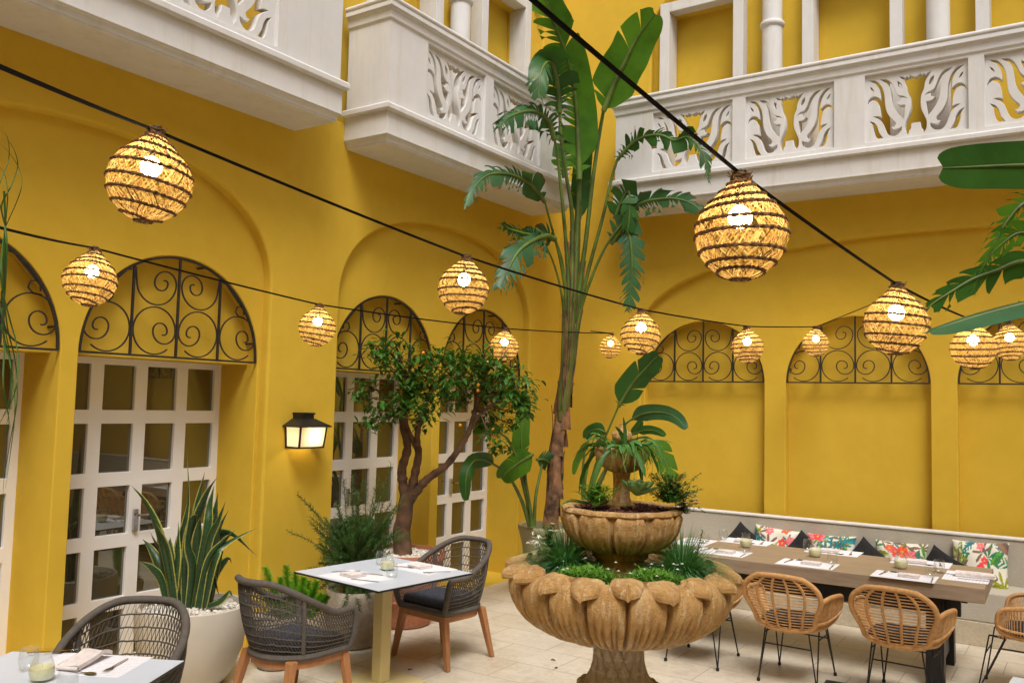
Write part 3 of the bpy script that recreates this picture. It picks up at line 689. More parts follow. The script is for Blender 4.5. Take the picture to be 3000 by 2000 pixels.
# ------------------------------------------------------------------ rope armchair
def ushape(u, W, yc, back, front):
    s = abs(u); sg = 1 if u >= 0 else -1
    if s > .62: t = (s-.62)/.38; return sg*W*(1-.02*t), yc+(front-yc)*t
    a = s/.62*math.pi/2; return sg*W*math.sin(a), yc-back*math.cos(a)
def rim_h(u, hb, ha, hf):
    s = abs(u)
    if s < .16: return hb
    if s < .84: return lerp(hb, ha, smooth01((s-.16)/.68))
    return lerp(ha, hf, smooth01((s-.84)/.16))
def rope_chair(name, loc, rz, label, group):
    t = thing(name, label, 'armchair', loc, rz, group); SH = .40
    def P(u, v):
        b = ushape(u, .245, -.02, .225, .24); c = ushape(u, .295, -.02, .345, .215); z = lerp(SH, rim_h(u, .850, .640, .645), v)
        k = v**.8; bl = .014*math.sin(math.pi*v); x, y = lerp(b[0], c[0], k), lerp(b[1], c[1], k); L = math.hypot(x, y) or 1
        return V((x+bl*x/L, y+bl*y/L, z))
    us = [-1+2*i/60 for i in range(61)]
    mb = MB(); rim = [P(u, 1) for u in us]
    def front(s): p = [P(s, 1), P(s, .95)+V((0, .020, 0)), P(s, .80)+V((0, .032, 0)), P(s, .4)+V((0, .026, 0)), P(s, 0)+V((0, .01, 0))]; return catmull(p, 5)
    mb.tube(list(reversed(front(-1)))+rim[1:-1]+front(1), .0215, 10); mb.build('rim', M['rope'], t)
    mb = MB(); fr = [V((lerp(-.245, .245, i/10), .245, SH-.005)) for i in range(11)]
    mb.tube([P(u, 0)+V((0, 0, -.005)) for u in us]+fr[::-1][1:-1], .024, 8, True); 
    # woven deck under the cushion
    rows = []
    for i in range(9):
        k = i/8; rows.append([V((P(u, 0).x*(1-k*.98), lerp(P(u, 0).y, .02, k*.98), SH+.005)) for u in us])
    mb.grid(rows); mb.build('seat_frame', M['rope'], t)
    for s in (-1, 1):
        mb = MB(); mb.tube([P(s*.47, v/6)+V((0, 0, 0)) for v in range(7)], .0145, 8); mb.build('upright', M['rope'], t)
    mb = MB(); vs_ = [0, .09, .18, .28, .40, .54, .69, .84, 1.0]; NU = 62; rnd = random.Random(5)
    for v in vs_[1:-1]: mb.tube([P(u, v+rnd.uniform(-.006, .006)) for u in us], .0047, 5)
    for a, b in zip(vs_[:-1], vs_[1:]):
        pts = []
        for i in range(NU+1):
            u = -.985+1.97*i/NU; pts.append(P(u, a)); pts.append(P(u+.006, b))
        mb.tube(pts, .0039, 4)
    mb.build('weave', M['rope'], t, 60)
    mb = MB(); o = [V((P(u, 0).x*.90, P(u, 0).y*.90+.005, 0)) for u in us]; n = len(o)
    prof = [(1.0, .412), (1.03, .43), (1.03, .455), (.99, .474), (.90, .480), (.5, .483), (.02, .483)]
    vs = [V((p.x*k, p.y*k+.0*(1-k), z)) for k, z in prof for p in o]
    mb.add(vs, [(i*n+j, i*n+(j+1) % n, (i+1)*n+(j+1) % n, (i+1)*n+j) for i in range(len(prof)-1) for j in range(n)])
    mb.build('cushion', M['navy'], t, 50)
    mb = MB(); mb2 = [V((P(u, 0).x*.93, P(u, 0).y*.93, .352)) for u in us]
    out = [V((P(u, 0).x*1.0, P(u, 0).y*1.0, 0)) for u in us]; inn = [V((p.x*.86, p.y*.86, 0)) for p in out]
    rows = [[p+V((0, 0, z)) for p in q] for q, z in ((inn, .33), (out, .33), (out, .378), (inn, .378), (inn, .33))]
    mb.grid(rows)
    mb.bounds((-.235, .205, .332), (.235, .245, .377)); mb.build('apron', M['wood_leg'], t, 40)
    for sx, sy, fx, fy in ((-1, .222, .290, .250), (1, .222, .290, .250), (-1, -.175, .262, -.262), (1, -.175, .262, -.262)):
        mb = MB(); top = V((sx*.215, sy, .385)); ft = V((sx*fx, fy, .002)); a = .027; b = .017
        mb.add([ft+V((i*b, j*b, 0)) for i, j in ((-1, -1), (1, -1), (1, 1), (-1, 1))]+[top+V((i*a, j*a, 0)) for i, j in ((-1, -1), (1, -1), (1, 1), (-1, 1))],
               [(3, 2, 1, 0), (4, 5, 6, 7), (0, 1, 5, 4), (1, 2, 6, 5), (2, 3, 7, 6), (3, 0, 4, 7)]); mb.build('leg', M['wood_leg'], t, 0, False, .005)
    return t
RG = 'rope armchairs at the square tables'
rc = rope_chair('rope_armchair', (-4.185, 5.43, 0), R(180-6.8), 'grey rope armchair between the white table and the fountain', RG)
dup(rc, (-4.20, 3.905, 0), R(-4), 'grey rope armchair with its back to the potted snake plant', RG)
dup(rc, (-4.035, 2.61, 0), R(180+33), 'grey rope armchair partly hidden by the lower left table', RG)

# ------------------------------------------------------------------ rattan armchair
def rattan_chair(name, loc, rz, label, group):
    t = thing(name, label, 'armchair', loc, rz, group)
    def hw(v):
        if v < .12: return lerp(.165, .222, math.sin(v/.12*math.pi/2))
        if v < .62: return lerp(.222, .288, smooth01((v-.12)/.5))
        return .288*max(.0, 1-((v-.62)/.38)**2.6*.42)
    def B(s, v):                                         # back surface, s -1..1
        w = hw(v); y = -.285-.165*v - .045*(1-s*s)*(1-abs(v-.45)*.7)
        return V((s*w, y, .425+.385*v-.012*(1-s*s)*(1-v)))
    outl = [B(-1, i/20) for i in range(21)] + [B(-1+2*i/12, 1) + V((0, 0, .012*math.sin(math.pi*i/12))) for i in range(1, 12)] + [B(1, 1-i/20) for i in range(21)] + [B(1-2*i/10, 0) for i in range(1, 10)]
    mb = MB(); mb.tube(outl, .0195, 10, True); mb.build('back_frame', M['rattan'], t)
    mb = MB()
    for i in range(17):
        v = .05+.88*i/16; mb.tube([B(-1+2*k/16, v) for k in range(17)], .0042, 5)
    mb.build('back_canes', M['cane'], t)
    for s in (-.62, -.21, .21, .62):
        mb = MB(); mb.tube([B(s, k/10)+V((0, -.004, 0)) for k in range(11)], .0105, 6); mb.build('strap', M['rattan'], t)
    for s in (-1, 1):
        top = catmull([B(s, .60), V((s*.318, -.22, .672)), V((s*.325, -.02, .655)), V((s*.315, .085, .625)), V((s*.300, .115, .55)), V((s*.272, .095, .475)), V((s*.248, .0, .440)), V((s*.232, -.16, .428)), B(s, .02)], 7)
        mb = MB(); mb.tube(top, .0165, 9); mb.build('arm', M['rattan'], t)
        mb = MB(); n = len(top)
        up = top[:n//2-2]; lo = list(reversed(top[n//2+4:]))
        def samp(l, q): k = q*(len(l)-1); i = min(int(k), len(l)-2); return l[i].lerp(l[i+1], k-i)
        for i in range(26):
            q = .02+.96*i/25; a, b = samp(up, q), samp(lo, q); c = a.lerp(b, .5)+V((s*.012, 0, 0)); mb.tube([a, c, b], .0050, 5)
        mb.tube([samp(up, q/8).lerp(samp(lo, q/8), .80)+V((s*.014, 0, 0)) for q in range(9)], .0095, 6)
        mb.build('arm_canes', M['cane'], t)
    mb = MB()
    for i in range(18):
        y = -.30+.41*i/17; w = .20+.05*math.sin(math.pi*i/17*.7); mb.tube([(-w, y, .428), (0, y, .420), (w, y, .428)], .009, 5)
    mb.build('seat', M['cane'], t)
    mb = MB(); o = []
    for i in range(40):
        a = 2*math.pi*i/40; ca, sa = math.cos(a), math.sin(a); o.append((.225*math.copysign(abs(ca)**.6, ca), -.08+.205*math.copysign(abs(sa)**.6, sa)))
    prof = [(.97, .434), (1.02, .446), (1.02, .462), (.96, .476), (.6, .480), (.02, .480)]; n = 40
    mb.add([V((x*k, -.08+(y+.08)*k, z)) for k, z in prof for x, y in o], [(i*n+j, i*n+(j+1) % n, (i+1)*n+(j+1) % n, (i+1)*n+j) for i in range(5) for j in range(n)]); mb.build('cushion', M['blackfab'], t, 50)
    for sx in (-1, 1):
        for sy in (-1, 1):
            ft = V((sx*.222, sy*.258, .012)); a = V((sx*.155, sy*.215-.03, .412)); b = V((sx*.205, sy*.105-.03, .412))
            mb = MB(); pts = [ft, ft.lerp(a, .93), a, a+V((sx*.03, -sy*.06, .006)), b, ft.lerp(b, .93)+V((0, 0, 0)), ft]
            mb.tube([ft, ft.lerp(a, .96), a], .0058, 6); mb.tube([ft, ft.lerp(b, .96), b], .0058, 6); mb.tube([a, b], .0055, 6)
            mb.lathe([(.004, -.012), (.013, -.011), (.014, .006), (.009, .014), (.004, .015)], 10, ft+V((0, 0, .0))); mb.build('leg', M['black'], t)
    mb = MB(); k = .68
    for sy in (-1, 1):
        A = [V((sx*.222, sy*.258, .012)).lerp(V((sx*.155, sy*.215-.03, .412)), k) for sx in (-1, 1)]; mb.tube(A, .0055, 6)
    for sx in (-1, 1):
        A = [V((sx*.222, sy*.258, .012)).lerp(V((sx*.205, sy*.105-.03, .412)), .82) for sy in (-1, 1)]; mb.tube(A, .0055, 6)
        mb.tube([(sx*.155, -.245, .412), (sx*.155, .185, .412)], .006, 6)
    mb.build('stretcher', M['black'], t)
    return t
CG = 'rattan armchairs at the long table'
RS = .93
ra = rattan_chair('rattan_armchair', (-1.84, 6.615, 0), R(-1), 'honey rattan armchair next to the fountain, seen whole from behind', CG)
dup(ra, (-2.58, 6.65, 0), R(1), 'rattan armchair mostly hidden behind the fountain bowl', CG)
dup(ra, (-1.11, 6.66, 0), R(-3), 'rattan armchair from behind, in front of the black trestle leg by the table end', CG)
dup(ra, (-.47, 7.27, 0), R(88), 'rattan armchair seen from the side at the head of the long table', CG)

for o_ in [o for o in COL.objects if o.get('group') == CG]: o_.scale = (RS, RS, .97)
# ------------------------------------------------------------------ table settings
def box_uv(mb, sx, sy, z0, z1):
    mb.add([(-sx, -sy, z1), (sx, -sy, z1), (sx, sy, z1), (-sx, sy, z1)], [(0, 1, 2, 3)], 0, [((0, 0), (1, 0), (1, 1), (0, 1))])
    mb.add([(-sx, -sy, z0), (sx, -sy, z0), (sx, sy, z0), (-sx, sy, z0), (-sx, -sy, z1), (sx, -sy, z1), (sx, sy, z1), (-sx, sy, z1)], [(0, 1, 5, 4), (1, 2, 6, 5), (2, 3, 7, 6), (3, 0, 4, 7)], 0, [((.01, .01),)*4]*4)
PROTO = {}
def proto(kind, mesh): PROTO[kind] = mesh; return mesh
def put(kind, name, mat, build, p, rz, label, cat, group, smooth=40):
    if kind not in PROTO:
        mb = MB(); build(mb); o = mb.build(name, mat, None, smooth); PROTO[kind] = o
    else:
        o = PROTO[kind].copy(); COL.objects.link(o); o.name = name
    o.location = p; o.rotation_euler = (0, 0, rz); tag(o, label, cat, group); return o
def b_mat(mb): box_uv(mb, .215, .15, .0003, .0011)
def b_fork(mb):
    prof = [(-.10, .0035), (-.05, .0045), (.0, .0040), (.03, .0050), (.045, .0105), (.06, .0120)]
    top = [V((w, y, .004+.003*math.sin((y+.1)*20))) for y, w in prof]; bot = [V((-p.x, p.y, p.z)) for p in top]
    mb.grid([top, [p+V((-p.x, 0, .0022)) for p in top], bot]); mb.grid([top, [p+V((-p.x, 0, -.0018)) for p in top], bot])
    for k in range(4):
        x = -.0096+.0064*k; mb.tube([(x, .058, .006), (x*1.02, .08, .0045), (x, .098, .007)], [.0019, .0017, .0011], 5)
def b_spoon(mb):
    prof = [(-.10, .0035), (-.05, .0045), (.0, .0040), (.035, .0042)]
    top = [V((w, y, .004+.002*math.sin((y+.1)*20))) for y, w in prof]; bot = [V((-p.x, p.y, p.z)) for p in top]
    mb.grid([top, [p+V((-p.x, 0, .0022)) for p in top], bot]); mb.grid([top, [p+V((-p.x, 0, -.0018)) for p in top], bot])
    rows = []
    for i in range(6):
        k = i/5; rows.append([V((.0165*(1-.98*k)*math.cos(a*math.pi/8), .063+.030*(1-.98*k)*math.sin(a*math.pi/8), .0060-.0048*(1-(1-k)**2))) for a in range(17)])
    mb.grid(rows)
def b_knife(mb):
    prof = [(-.105, .006), (-.04, .0065), (.0, .0055), (.01, .008), (.06, .009), (.09, .006), (.105, .001)]
    a = [V((w*.9, y, .0022)) for y, w in prof]; b = [V((-w*.6, y, .0022)) for y, w in prof]
    mb.grid([a, [(p+q)/2+V((0, 0, .0022)) for p, q in zip(a, b)], b]); mb.grid([[p-V((0, 0, .0016)) for p in a], [p-V((0, 0, .0016)) for p in b]])
def b_napkin(mb):
    rnd = random.Random(3)
    for k in range(4):
        z = .001+.0045*k; s = 1-.012*k; n = 8; rows = []
        for i in range(n+1):
            y = (-.058+.116*i/n)*s; rows.append([V(((-.072+.144*j/n)*s, y, z+.0045+.0012*math.sin(j*1.3+k)+.0010*math.cos(i*1.1+k*2))) for j in range(n+1)])
        mb.grid(rows)
    mb.box((0, 0, .0075), (.142, .114, .012)); mb.box((-.001, .001, .0165), (.139, .111, .004))
def b_roll(mb):
    mb.tube([(-.125, 0, .024), (-.04, .002, .026), (.05, -.002, .025), (.125, 0, .024)], [.0215, .023, .0225, .0215], 12); mb.tube([(-.124, .012, .010), (.124, .010, .010)], .010, 8)
def b_glass(mb):
    out = [(.002, .001), (.024, .0015), (.034, .010), (.0405, .030), (.0410, .050), (.0375, .078), (.0345, .095)]
    inn = [(r-.0016, z+.004) for r, z in out[1:-1]]
    mb.lathe(out + [(.0335, .0958), (.0328, .095)] + inn[::-1] + [(.002, .0065)], 28)
def b_bent_napkin(mb):
    path = [(-.115, .004), (-.07, .010), (-.02, .014), (.025, .020), (.06, .030), (.10, .020), (.125, .008)]
    for k in range(3):
        rows = [[V((x*(1-.04*k), y, z+.007*k+.002*math.sin(x*40+y*30+k)+.002)) for y in (-.05, -.03, -.01, .01, .03, .05)] for x, z in path]; mb.grid(rows)
    for s in (-1, 1):
        rows = [[V((x, s*.05, z+.018*q)) for q in (0, .5, 1)] for x, z in path]; mb.grid(rows)
    mb.tube([(-.115, -.05, .012), (-.115, .05, .012)], .009, 8)
def jar(p, label, group='candle jars on the tables'):
    if 'jar' not in PROTO:
        t = thing('candle_jar', label, 'candle', p, 0, group)
        mb = MB(); o = [(.002, .001), (.036, .001), (.044, .010), (.0515, .034), (.050, .055), (.041, .080), (.0335, .098), (.0335, .110), (.0385, .1235)]
        mb.lathe(o + [(.0375, .1240), (.0315, .112), (.0315, .098), (.039, .079), (.048, .054), (.0495, .034), (.042, .0105), (.002, .004)], 32, rad=lambda i, a, r, z: r*(1+.018*math.sin(a*9+z*220)*(1 if .01 < z < .09 else 0))); mb.build('jar', M['glass'], t)
        mb = MB(); mb.lathe([(.002, .0045), (.041, .0112), (.0478, .030), (.0480, .044), (.0465, .0565), (.002, .0555)], 28); mb.tube([(0, 0, .055), (.001, 0, .066)], .0012, 5); mb.build('candle', M['wax'], t)
        PROTO['jar'] = t; return t
    return dup(PROTO['jar'], p, 0, label, group)
ZT = .7502
def setting(where, mat, fork=None, spoon=None, knife=None, nap=None, glasses=(), roll=False, zt=ZT, steel='at'):
    c, rz = mat; m3 = Matrix.Rotation(rz, 3, 'Z'); W = lambda x, y, dz=.0012: V((c[0], c[1], zt+dz)) + m3 @ V((x, y, 0))
    put('mat', 'placemat', M['paper'], b_mat, V((c[0], c[1], zt)), rz, 'white paper placemat '+where, 'placemat', 'paper placemats on the tables', 0)
    if fork: put('fork', 'fork', M['steel'], b_fork, W(*fork[:2]), rz+fork[2], 'steel fork '+where, 'fork', 'forks on the placemats')
    if spoon: put('spoon', 'spoon', M['steel'], b_spoon, W(*spoon[:2]), rz+spoon[2], 'steel spoon '+where, 'spoon', 'spoons on the placemats')
    if knife: put('knife', 'knife', M['steel'], b_knife, W(*knife[:2]), rz+knife[2], 'steel knife '+where, 'knife', 'knives on the placemats')
    if nap: put('roll' if roll else 'nap', 'napkin', M['linen'], b_roll if roll else b_napkin, W(*nap[:2]), rz+nap[2], ('rolled' if roll else 'folded')+' pale napkin '+where, 'napkin', 'napkins on the placemats')
    for g in glasses: put('glass', 'tumbler', M['glass'], b_glass, W(g[0], g[1], .0012 if len(g) < 3 else 0), 0, 'clear tumbler '+where, 'glass', 'tumblers on the tables', 50)
k5 = lambda x, y: at_z(2100+x/2.613, 1500+y/2.613, .751)
z9 = lambda x, y: at_z(1900+x/2.119, 1260+y/2.119, .751)
RT = R(1.6); std = dict(fork=(-.15, 0.03, R(-6)), spoon=(-.03, .115, R(84)), knife=(.185, -.03, R(4)), nap=(.03, 0, R(2)), glasses=((.165, .10),))
mid = lambda l: sum(l, V((0, 0, 0)))/len(l)
setting('on the oak table front edge nearest the fountain bowl', (mid([z9(330, 757), z9(560, 797), z9(635, 763), z9(395, 722)])+V((-.03, 0, 0)), RT), **std)
setting('on the oak table before the middle rattan armchair', (mid([k5(515, 345), k5(940, 400), k5(890, 447), k5(445, 390)]), RT), **std)
setting('on the oak table before the rattan armchair by the trestle leg', (mid([k5(1240, 435), k5(1700, 490), k5(1655, 552), k5(1170, 485)]), RT), **std)
setting('at the head of the oak table beside the side-on armchair', (mid([k5(1790, 450), k5(2110, 475), k5(2065, 550), k5(1700, 505)]), RT+R(90)), spoon=(.02, .135, R(170)), knife=(-.11, -.05, R(4)), fork=(.09, -.02, R(12)), nap=(-.02, -.05, R(92)), roll=True, glasses=((.05, .19, 0),))
rear = dict(fork=(-.14, 0, R(8)), spoon=(-.01, .10, R(95)), nap=(.03, .0, R(4)), glasses=((.20, .06),))
setting('on the oak table rear edge by the leftmost black cushion', (mid([k5(60, 195), k5(460, 228), k5(410, 262), k5(0, 215)]), RT+math.pi), **rear)
setting('on the oak table rear edge behind the central candle jar', (mid([k5(760, 265), k5(1110, 307), k5(1070, 347), k5(650, 297)]), RT+math.pi), **rear)
setting('on the oak table rear edge behind the right candle jar', (mid([k5(1400, 345), k5(1800, 380), k5(1755, 435), k5(1310, 388)]), RT+math.pi), **rear)
setting('at the oak table far end behind the fountain plants', (mid([z9(215, 662), z9(430, 683), z9(352, 722), z9(165, 697)])+V((0, -.02, 0)), RT+R(-90)), spoon=(.06, .02, R(20)), fork=(-.10, 0, 0), glasses=((.0, .10),))
jar(k5(222, 268)+V((0, 0, -.0003)), 'candle jar closest to the fountain on the oak table'); jar(k5(752, 340), 'candle jar in the middle of the oak table'); jar(k5(1410, 430), 'candle jar nearest the head of the oak table')
# small table beside the fountain (table A) and the lower left table (table B)
zA = lambda x, y: at_z(640+x/3.408, 1540+y/3.408, .751)
setting('on the near side of the square table by the fountain', (mid([zA(1050, 490), zA(1300, 430), zA(1700, 520), zA(1450, 590)]), TA[2]+R(2)), fork=(-.165, .06, R(-38)), spoon=(.01, .115, R(110)), knife=(.14, -.045, R(-72)), nap=(-.03, .0, R(0)))
setting('on the far side of the square table by the fountain', (TA[:2][0]+.13+.0, TA[1]+.29, 0) and (V((TA[0]+.10, TA[1]+.29, 0)), TA[2]+math.pi), fork=(-.20, .05, R(-30)), spoon=(.10, .09, R(120)), nap=(.02, 0, R(0)))
jar(zA(1685, 440), 'candle jar between two tumblers on the square table by the fountain')
put('glass', 'tumbler', M['glass'], b_glass, zA(1730, 512), 0, 'clear tumbler in front of the candle jar on the square table by the fountain', 'glass', 'tumblers on the tables', 50)
put('glass', 'tumbler', M['glass'], b_glass, zA(1622, 385), 0, 'clear tumbler behind the candle jar on the square table by the fountain', 'glass', 'tumblers on the tables', 50)
zB = lambda x, y: at_z(x/4.2, 1760+y/4.2, .751)
setting('on the lower left table beside the bent napkin', (mid([zB(620, 650), zB(1700, 700), zB(1450, 900), zB(660, 870)]), TB_+math.pi), fork=None)
put('fork', 'fork', M['steel'], b_fork, zB(1430, 800)+V((0, 0, .0015)), math.atan2(*(zB(1290, 870)-zB(1570, 710)).yx)-math.pi/2, 'steel fork with tines toward the camera on the lower left table', 'fork', 'forks on the placemats')
put('knife', 'knife', M['steel'], b_knife, zB(650, 650)+V((0, 0, .012)), R(-35), 'steel knife half under the napkin on the lower left table', 'knife', 'knives on the placemats')
put('spoon', 'spoon', M['steel'], b_spoon, zB(960, 885)+V((0, 0, .0015)), R(-72), 'steel spoon behind the front tumbler on the lower left table', 'spoon', 'spoons on the placemats')
put('bent', 'napkin', M['linen'], b_bent_napkin, zB(1040, 770)+V((0, 0, .002)), math.atan2(*(zB(1200, 680)-zB(860, 830)).yx), 'pale pink napkin with one end bent up on the lower left table', 'napkin', 'napkins on the placemats')
jar(zB(510, 975), 'candle jar with pale wax on the lower left table')
put('glass', 'tumbler', M['glass'], b_glass, zB(345, 850), 0, 'clear tumbler beside the candle jar on the lower left table', 'glass', 'tumblers on the tables', 50)
put('glass', 'tumbler', M['glass'], b_glass, at_z(196, 2035, .751), 0, 'clear tumbler cut off by the bottom edge on the lower left table', 'glass', 'tumblers on the tables', 50)

# ------------------------------------------------------------------ cushions on the bench
def floral(u, v, seed):
    rnd = random.Random(seed); bg = (.74, .71, .60)
    c = bg; asp = 1.5
    for i in range(30):
        kind = rnd.choice(('palm', 'palm', 'leaf', 'fern', 'palm')) if i < 24 else 'flower'
        cx, cy = rnd.random(), rnd.random(); an = rnd.uniform(0, 6.28); sz = rnd.uniform(.20, .40)
        hue = rnd.choice(((.30, .33, .02), (.02, .22, .09), (.02, .20, .22), (.20, .12, .08), (.10, .28, .03)))
        fl = rnd.choice(((.72, .05, .06), (.70, .16, .20), (.75, .10, .03)))
        dx, dy = (u-cx)*asp, v-cy; r = math.hypot(dx, dy)
        if r > sz*1.1: continue
        a = math.atan2(dy, dx)-an
        if kind == 'palm':
            k = abs(math.cos(a*3.5)); 
            if r < sz*(k**2.2) and math.cos(a) > -.75: c = tuple(q*(1.0+.35*math.sin(a*28)) for q in hue)
        elif kind == 'leaf':
            x, y = dx*math.cos(an)+dy*math.sin(an), -dx*math.sin(an)+dy*math.cos(an)
            if abs(x) < sz*.8 and abs(y) < sz*.28*(1-(x/(sz*.8))**2): c = tuple(q*(1.3 if y > 0 else .8) for q in hue)
        elif kind == 'fern':
            x, y = dx*math.cos(an)+dy*math.sin(an), -dx*math.sin(an)+dy*math.cos(an)
            if abs(x) < sz and abs(y) < sz*.42*(1-abs(x/sz)) and math.sin((x-abs(y))*95/asp) > -.1: c = hue
        else:
            k = .62+.38*abs(math.cos(a*2.5))
            if r < sz*.46*k: c = tuple(min(.9, q*(.75+.6*abs(math.cos(a*2.5)))) for q in fl) if r > sz*.10 else (.62, .42, .08)
    return (*c, 1)
def cushion(name, p, w, h, rot, mat, label, seed=None, fat=.075, corner=.06):
    mb = MB(); nu, nv = (84, 56) if seed is not None else (24, 18)
    for side in (1, -1):
        rows = []; cols = []
        for i in range(nv+1):
            v = i/nv; row = []
            for j in range(nu+1):
                u = j/nu; a, b = 2*u-1, 2*v-1
                px = a*w/2*(1-.10*(1-abs(a))*0-.07*(1-b*b)*abs(a)); pz = b*h/2*(1-.07*(1-a*a)*abs(b))
                d = fat*max(0, (1-a**4)*(1-b**4))**.55*(1+.08*math.sin(a*5+b*4+(seed or 0)))
                row.append(V((px, side*d, pz)))
                if seed is not None: cols.append(floral(u, v, seed))
            rows.append(row)
        mb.grid(rows, 0, cols if seed is not None else None)
    o = mb.build(name, mat, None, 60); o.location = p; o.rotation_euler = rot
    return tag(o, label, 'cushion', 'floral cushions on the bench' if seed is not None else 'black cushions on the bench')
fy = 8.90
cushion('cushion', (-2.70, fy, .60), .46, .33, (R(-16), R(4), R(-3)), M['floral'], 'leaf print cushion with red flower at its left corner, next to the leftmost black one', 21)
cushion('cushion', (-2.155, fy, .585), .46, .33, (R(-16), R(-1), R(2)), M['floral'], 'leaf print cushion in the middle, behind the central candle jar', 34)
cushion('cushion', (-1.525, fy, .585), .46, .33, (R(-16), R(0), R(2)), M['floral'], 'yellow leaf print cushion between two black ones, behind the right candle jar', 47)
cushion('cushion', (-.87, fy-.02, .60), .46, .46, (R(-18), R(-2), R(-3)), M['floral'], 'big flowered cushion at the right end, behind the head of the table', 58)
bk = lambda x, z, ry, lab, w=.30: cushion('cushion', (x, fy-.05, z), w, w, (R(-20), ry, R(6)), M['blackfab'], lab, None, .06)
bk(-3.02, .59, R(38), 'plain black cushion at the left end of the bench'); bk(-2.40, .565, R(38), 'plain black cushion half hidden between the first two leaf print cushions')
bk(-1.83, .56, R(-52), 'plain black cushion standing on its corner left of the yellow leaf cushion'); bk(-1.19, .555, R(-60), 'plain black cushion slumped beside the big flowered cushion')

# ------------------------------------------------------------------ drain cover
dc = thing('drain_cover', 'dark cast metal drain cover set in the travertine floor', 'drain cover', (-1.44, 6.50, 0), R(4))
mb = MB(); mb.bounds((-.20, -.20, .002), (.20, .20, .010)); mb.build('frame', M['iron'], dc, 0, False, .003)
mb = MB(); mb.lathe([(.002, .014), (.13, .014), (.14, .011), (.150, .0105), (.160, .015), (.175, .015), (.18, .0102)], 40)
for i in range(36):
    a = 2*math.pi*i/36; mb.box((.145*math.cos(a), .145*math.sin(a), .013), (.018, .010, .006), Matrix.Rotation(a, 3, 'Z'))
mb.build('cover', M['black'], dc, 30)
# ------------------------------------------------------------------ three tier fountain
FC = V((-2.14, 4.307, 0)); FA = math.atan2(-FC.y, -FC.x)      # FA: angle that faces the camera
fo = thing('fountain', 'three tier carved sandstone lotus fountain planted with grasses and succulents', 'fountain', FC)
def interp(tab, s):
    for (a, *u), (b, *w) in zip(tab[:-1], tab[1:]):
        if s <= b: k = (s-a)/(b-a); return [lerp(p, q, k) for p, q in zip(u, w)]
    return list(tab[-1][1:])
def prof_curve(pts, n):
    c = catmull([V((r, z, 0)) for r, z in pts], 10); L = [0]
    for a, b in zip(c[:-1], c[1:]): L.append(L[-1]+(b-a).length)
    out = []
    for i in range(n+1):
        t = L[-1]*i/n; j = 0
        while j < len(L)-2 and L[j+1] < t: j += 1
        k = (t-L[j])/max(1e-9, L[j+1]-L[j]); p = c[j].lerp(c[j+1], k); out.append((p.x, p.y))
    return out
def lotus(prof, K, per, rot, depth, s1, s2, flute, rows, seed, throat=.5, wmax=.95, full_low=True):
    """bowl of revolution carved into K round-ended petals"""
    rnd = random.Random(seed); C = prof_curve(prof, rows); n = K*per; vs = []
    wob = [rnd.uniform(-.06, .06) for _ in range(K)]; hgt = [rnd.uniform(-.035, .035) for _ in range(K)]; fl = [[rnd.uniform(-.12, .12) for _ in range(6)] for _ in range(K)]
    for i, (r, z) in enumerate(C):
        s = i/rows; r2, z2 = C[min(rows, i+1)]; r0_, z0_ = C[max(0, i-1)]; tx, tz = r2-r0_, z2-z0_; L = math.hypot(tx, tz) or 1; nr, nz = tz/L, -tx/L
        for j in range(n):
            a = 2*math.pi*j/n+rot; q = (j/per); k = int(q) % K; x = (q-int(q)-.5)*2-wob[k]*.3
            e2 = s2+hgt[k]
            if s <= s1: w = wmax*(.93+.07*min(1, s/(s1+1e-6)))
            elif s < e2: w = wmax*math.sqrt(max(0, 1-((s-s1)/(e2-s1))**3.2))
            else: w = 0
            ax = abs(x)
            if w > 0 and ax < w:
                e = 1-smooth01((ax/w-.86)/.14); top = 1 if s < s1 else (1-smooth01(((s-s1)/(e2-s1)-.60)/.40)*.8)
                d = depth*(e*.95+.14*(1-(x/w)**2)*e)*top - depth*throat*(1-e)
                fs = max(0, 1-max(0, (s-s1*.80))/(.16)) if s > s1*.80 else 1
                ph = sum(fl[k])*.5
                d -= flute*fs*e*sum(math.exp(-((x/w-g_-fl[k][gi]*.6)/.075)**2) for gi, g_ in enumerate((-.56, -.18, .20, .58)))*min(1, s*5)
                d -= depth*.14*math.exp(-((x-.02)/.05)**2)*(1 if s > s1*.98 else 0)
            else: d = -depth*throat
            if K == 18: d += (1-(0 if w == 0 or ax >= w else 1)*1.0)*.048*smooth01((s-.80)/.18)
            d += .0012*math.sin(a*37+z*50+seed)+.0008*math.sin(a*61-z*80)
            rr, zz = r+nr*d, z+nz*d; vs.append((rr*math.cos(a), rr*math.sin(a), zz))
    fs = [(i*n+j, i*n+(j+1) % n, (i+1)*n+(j+1) % n, (i+1)*n+j) for i in range(rows) for j in range(n)]
    return vs, fs
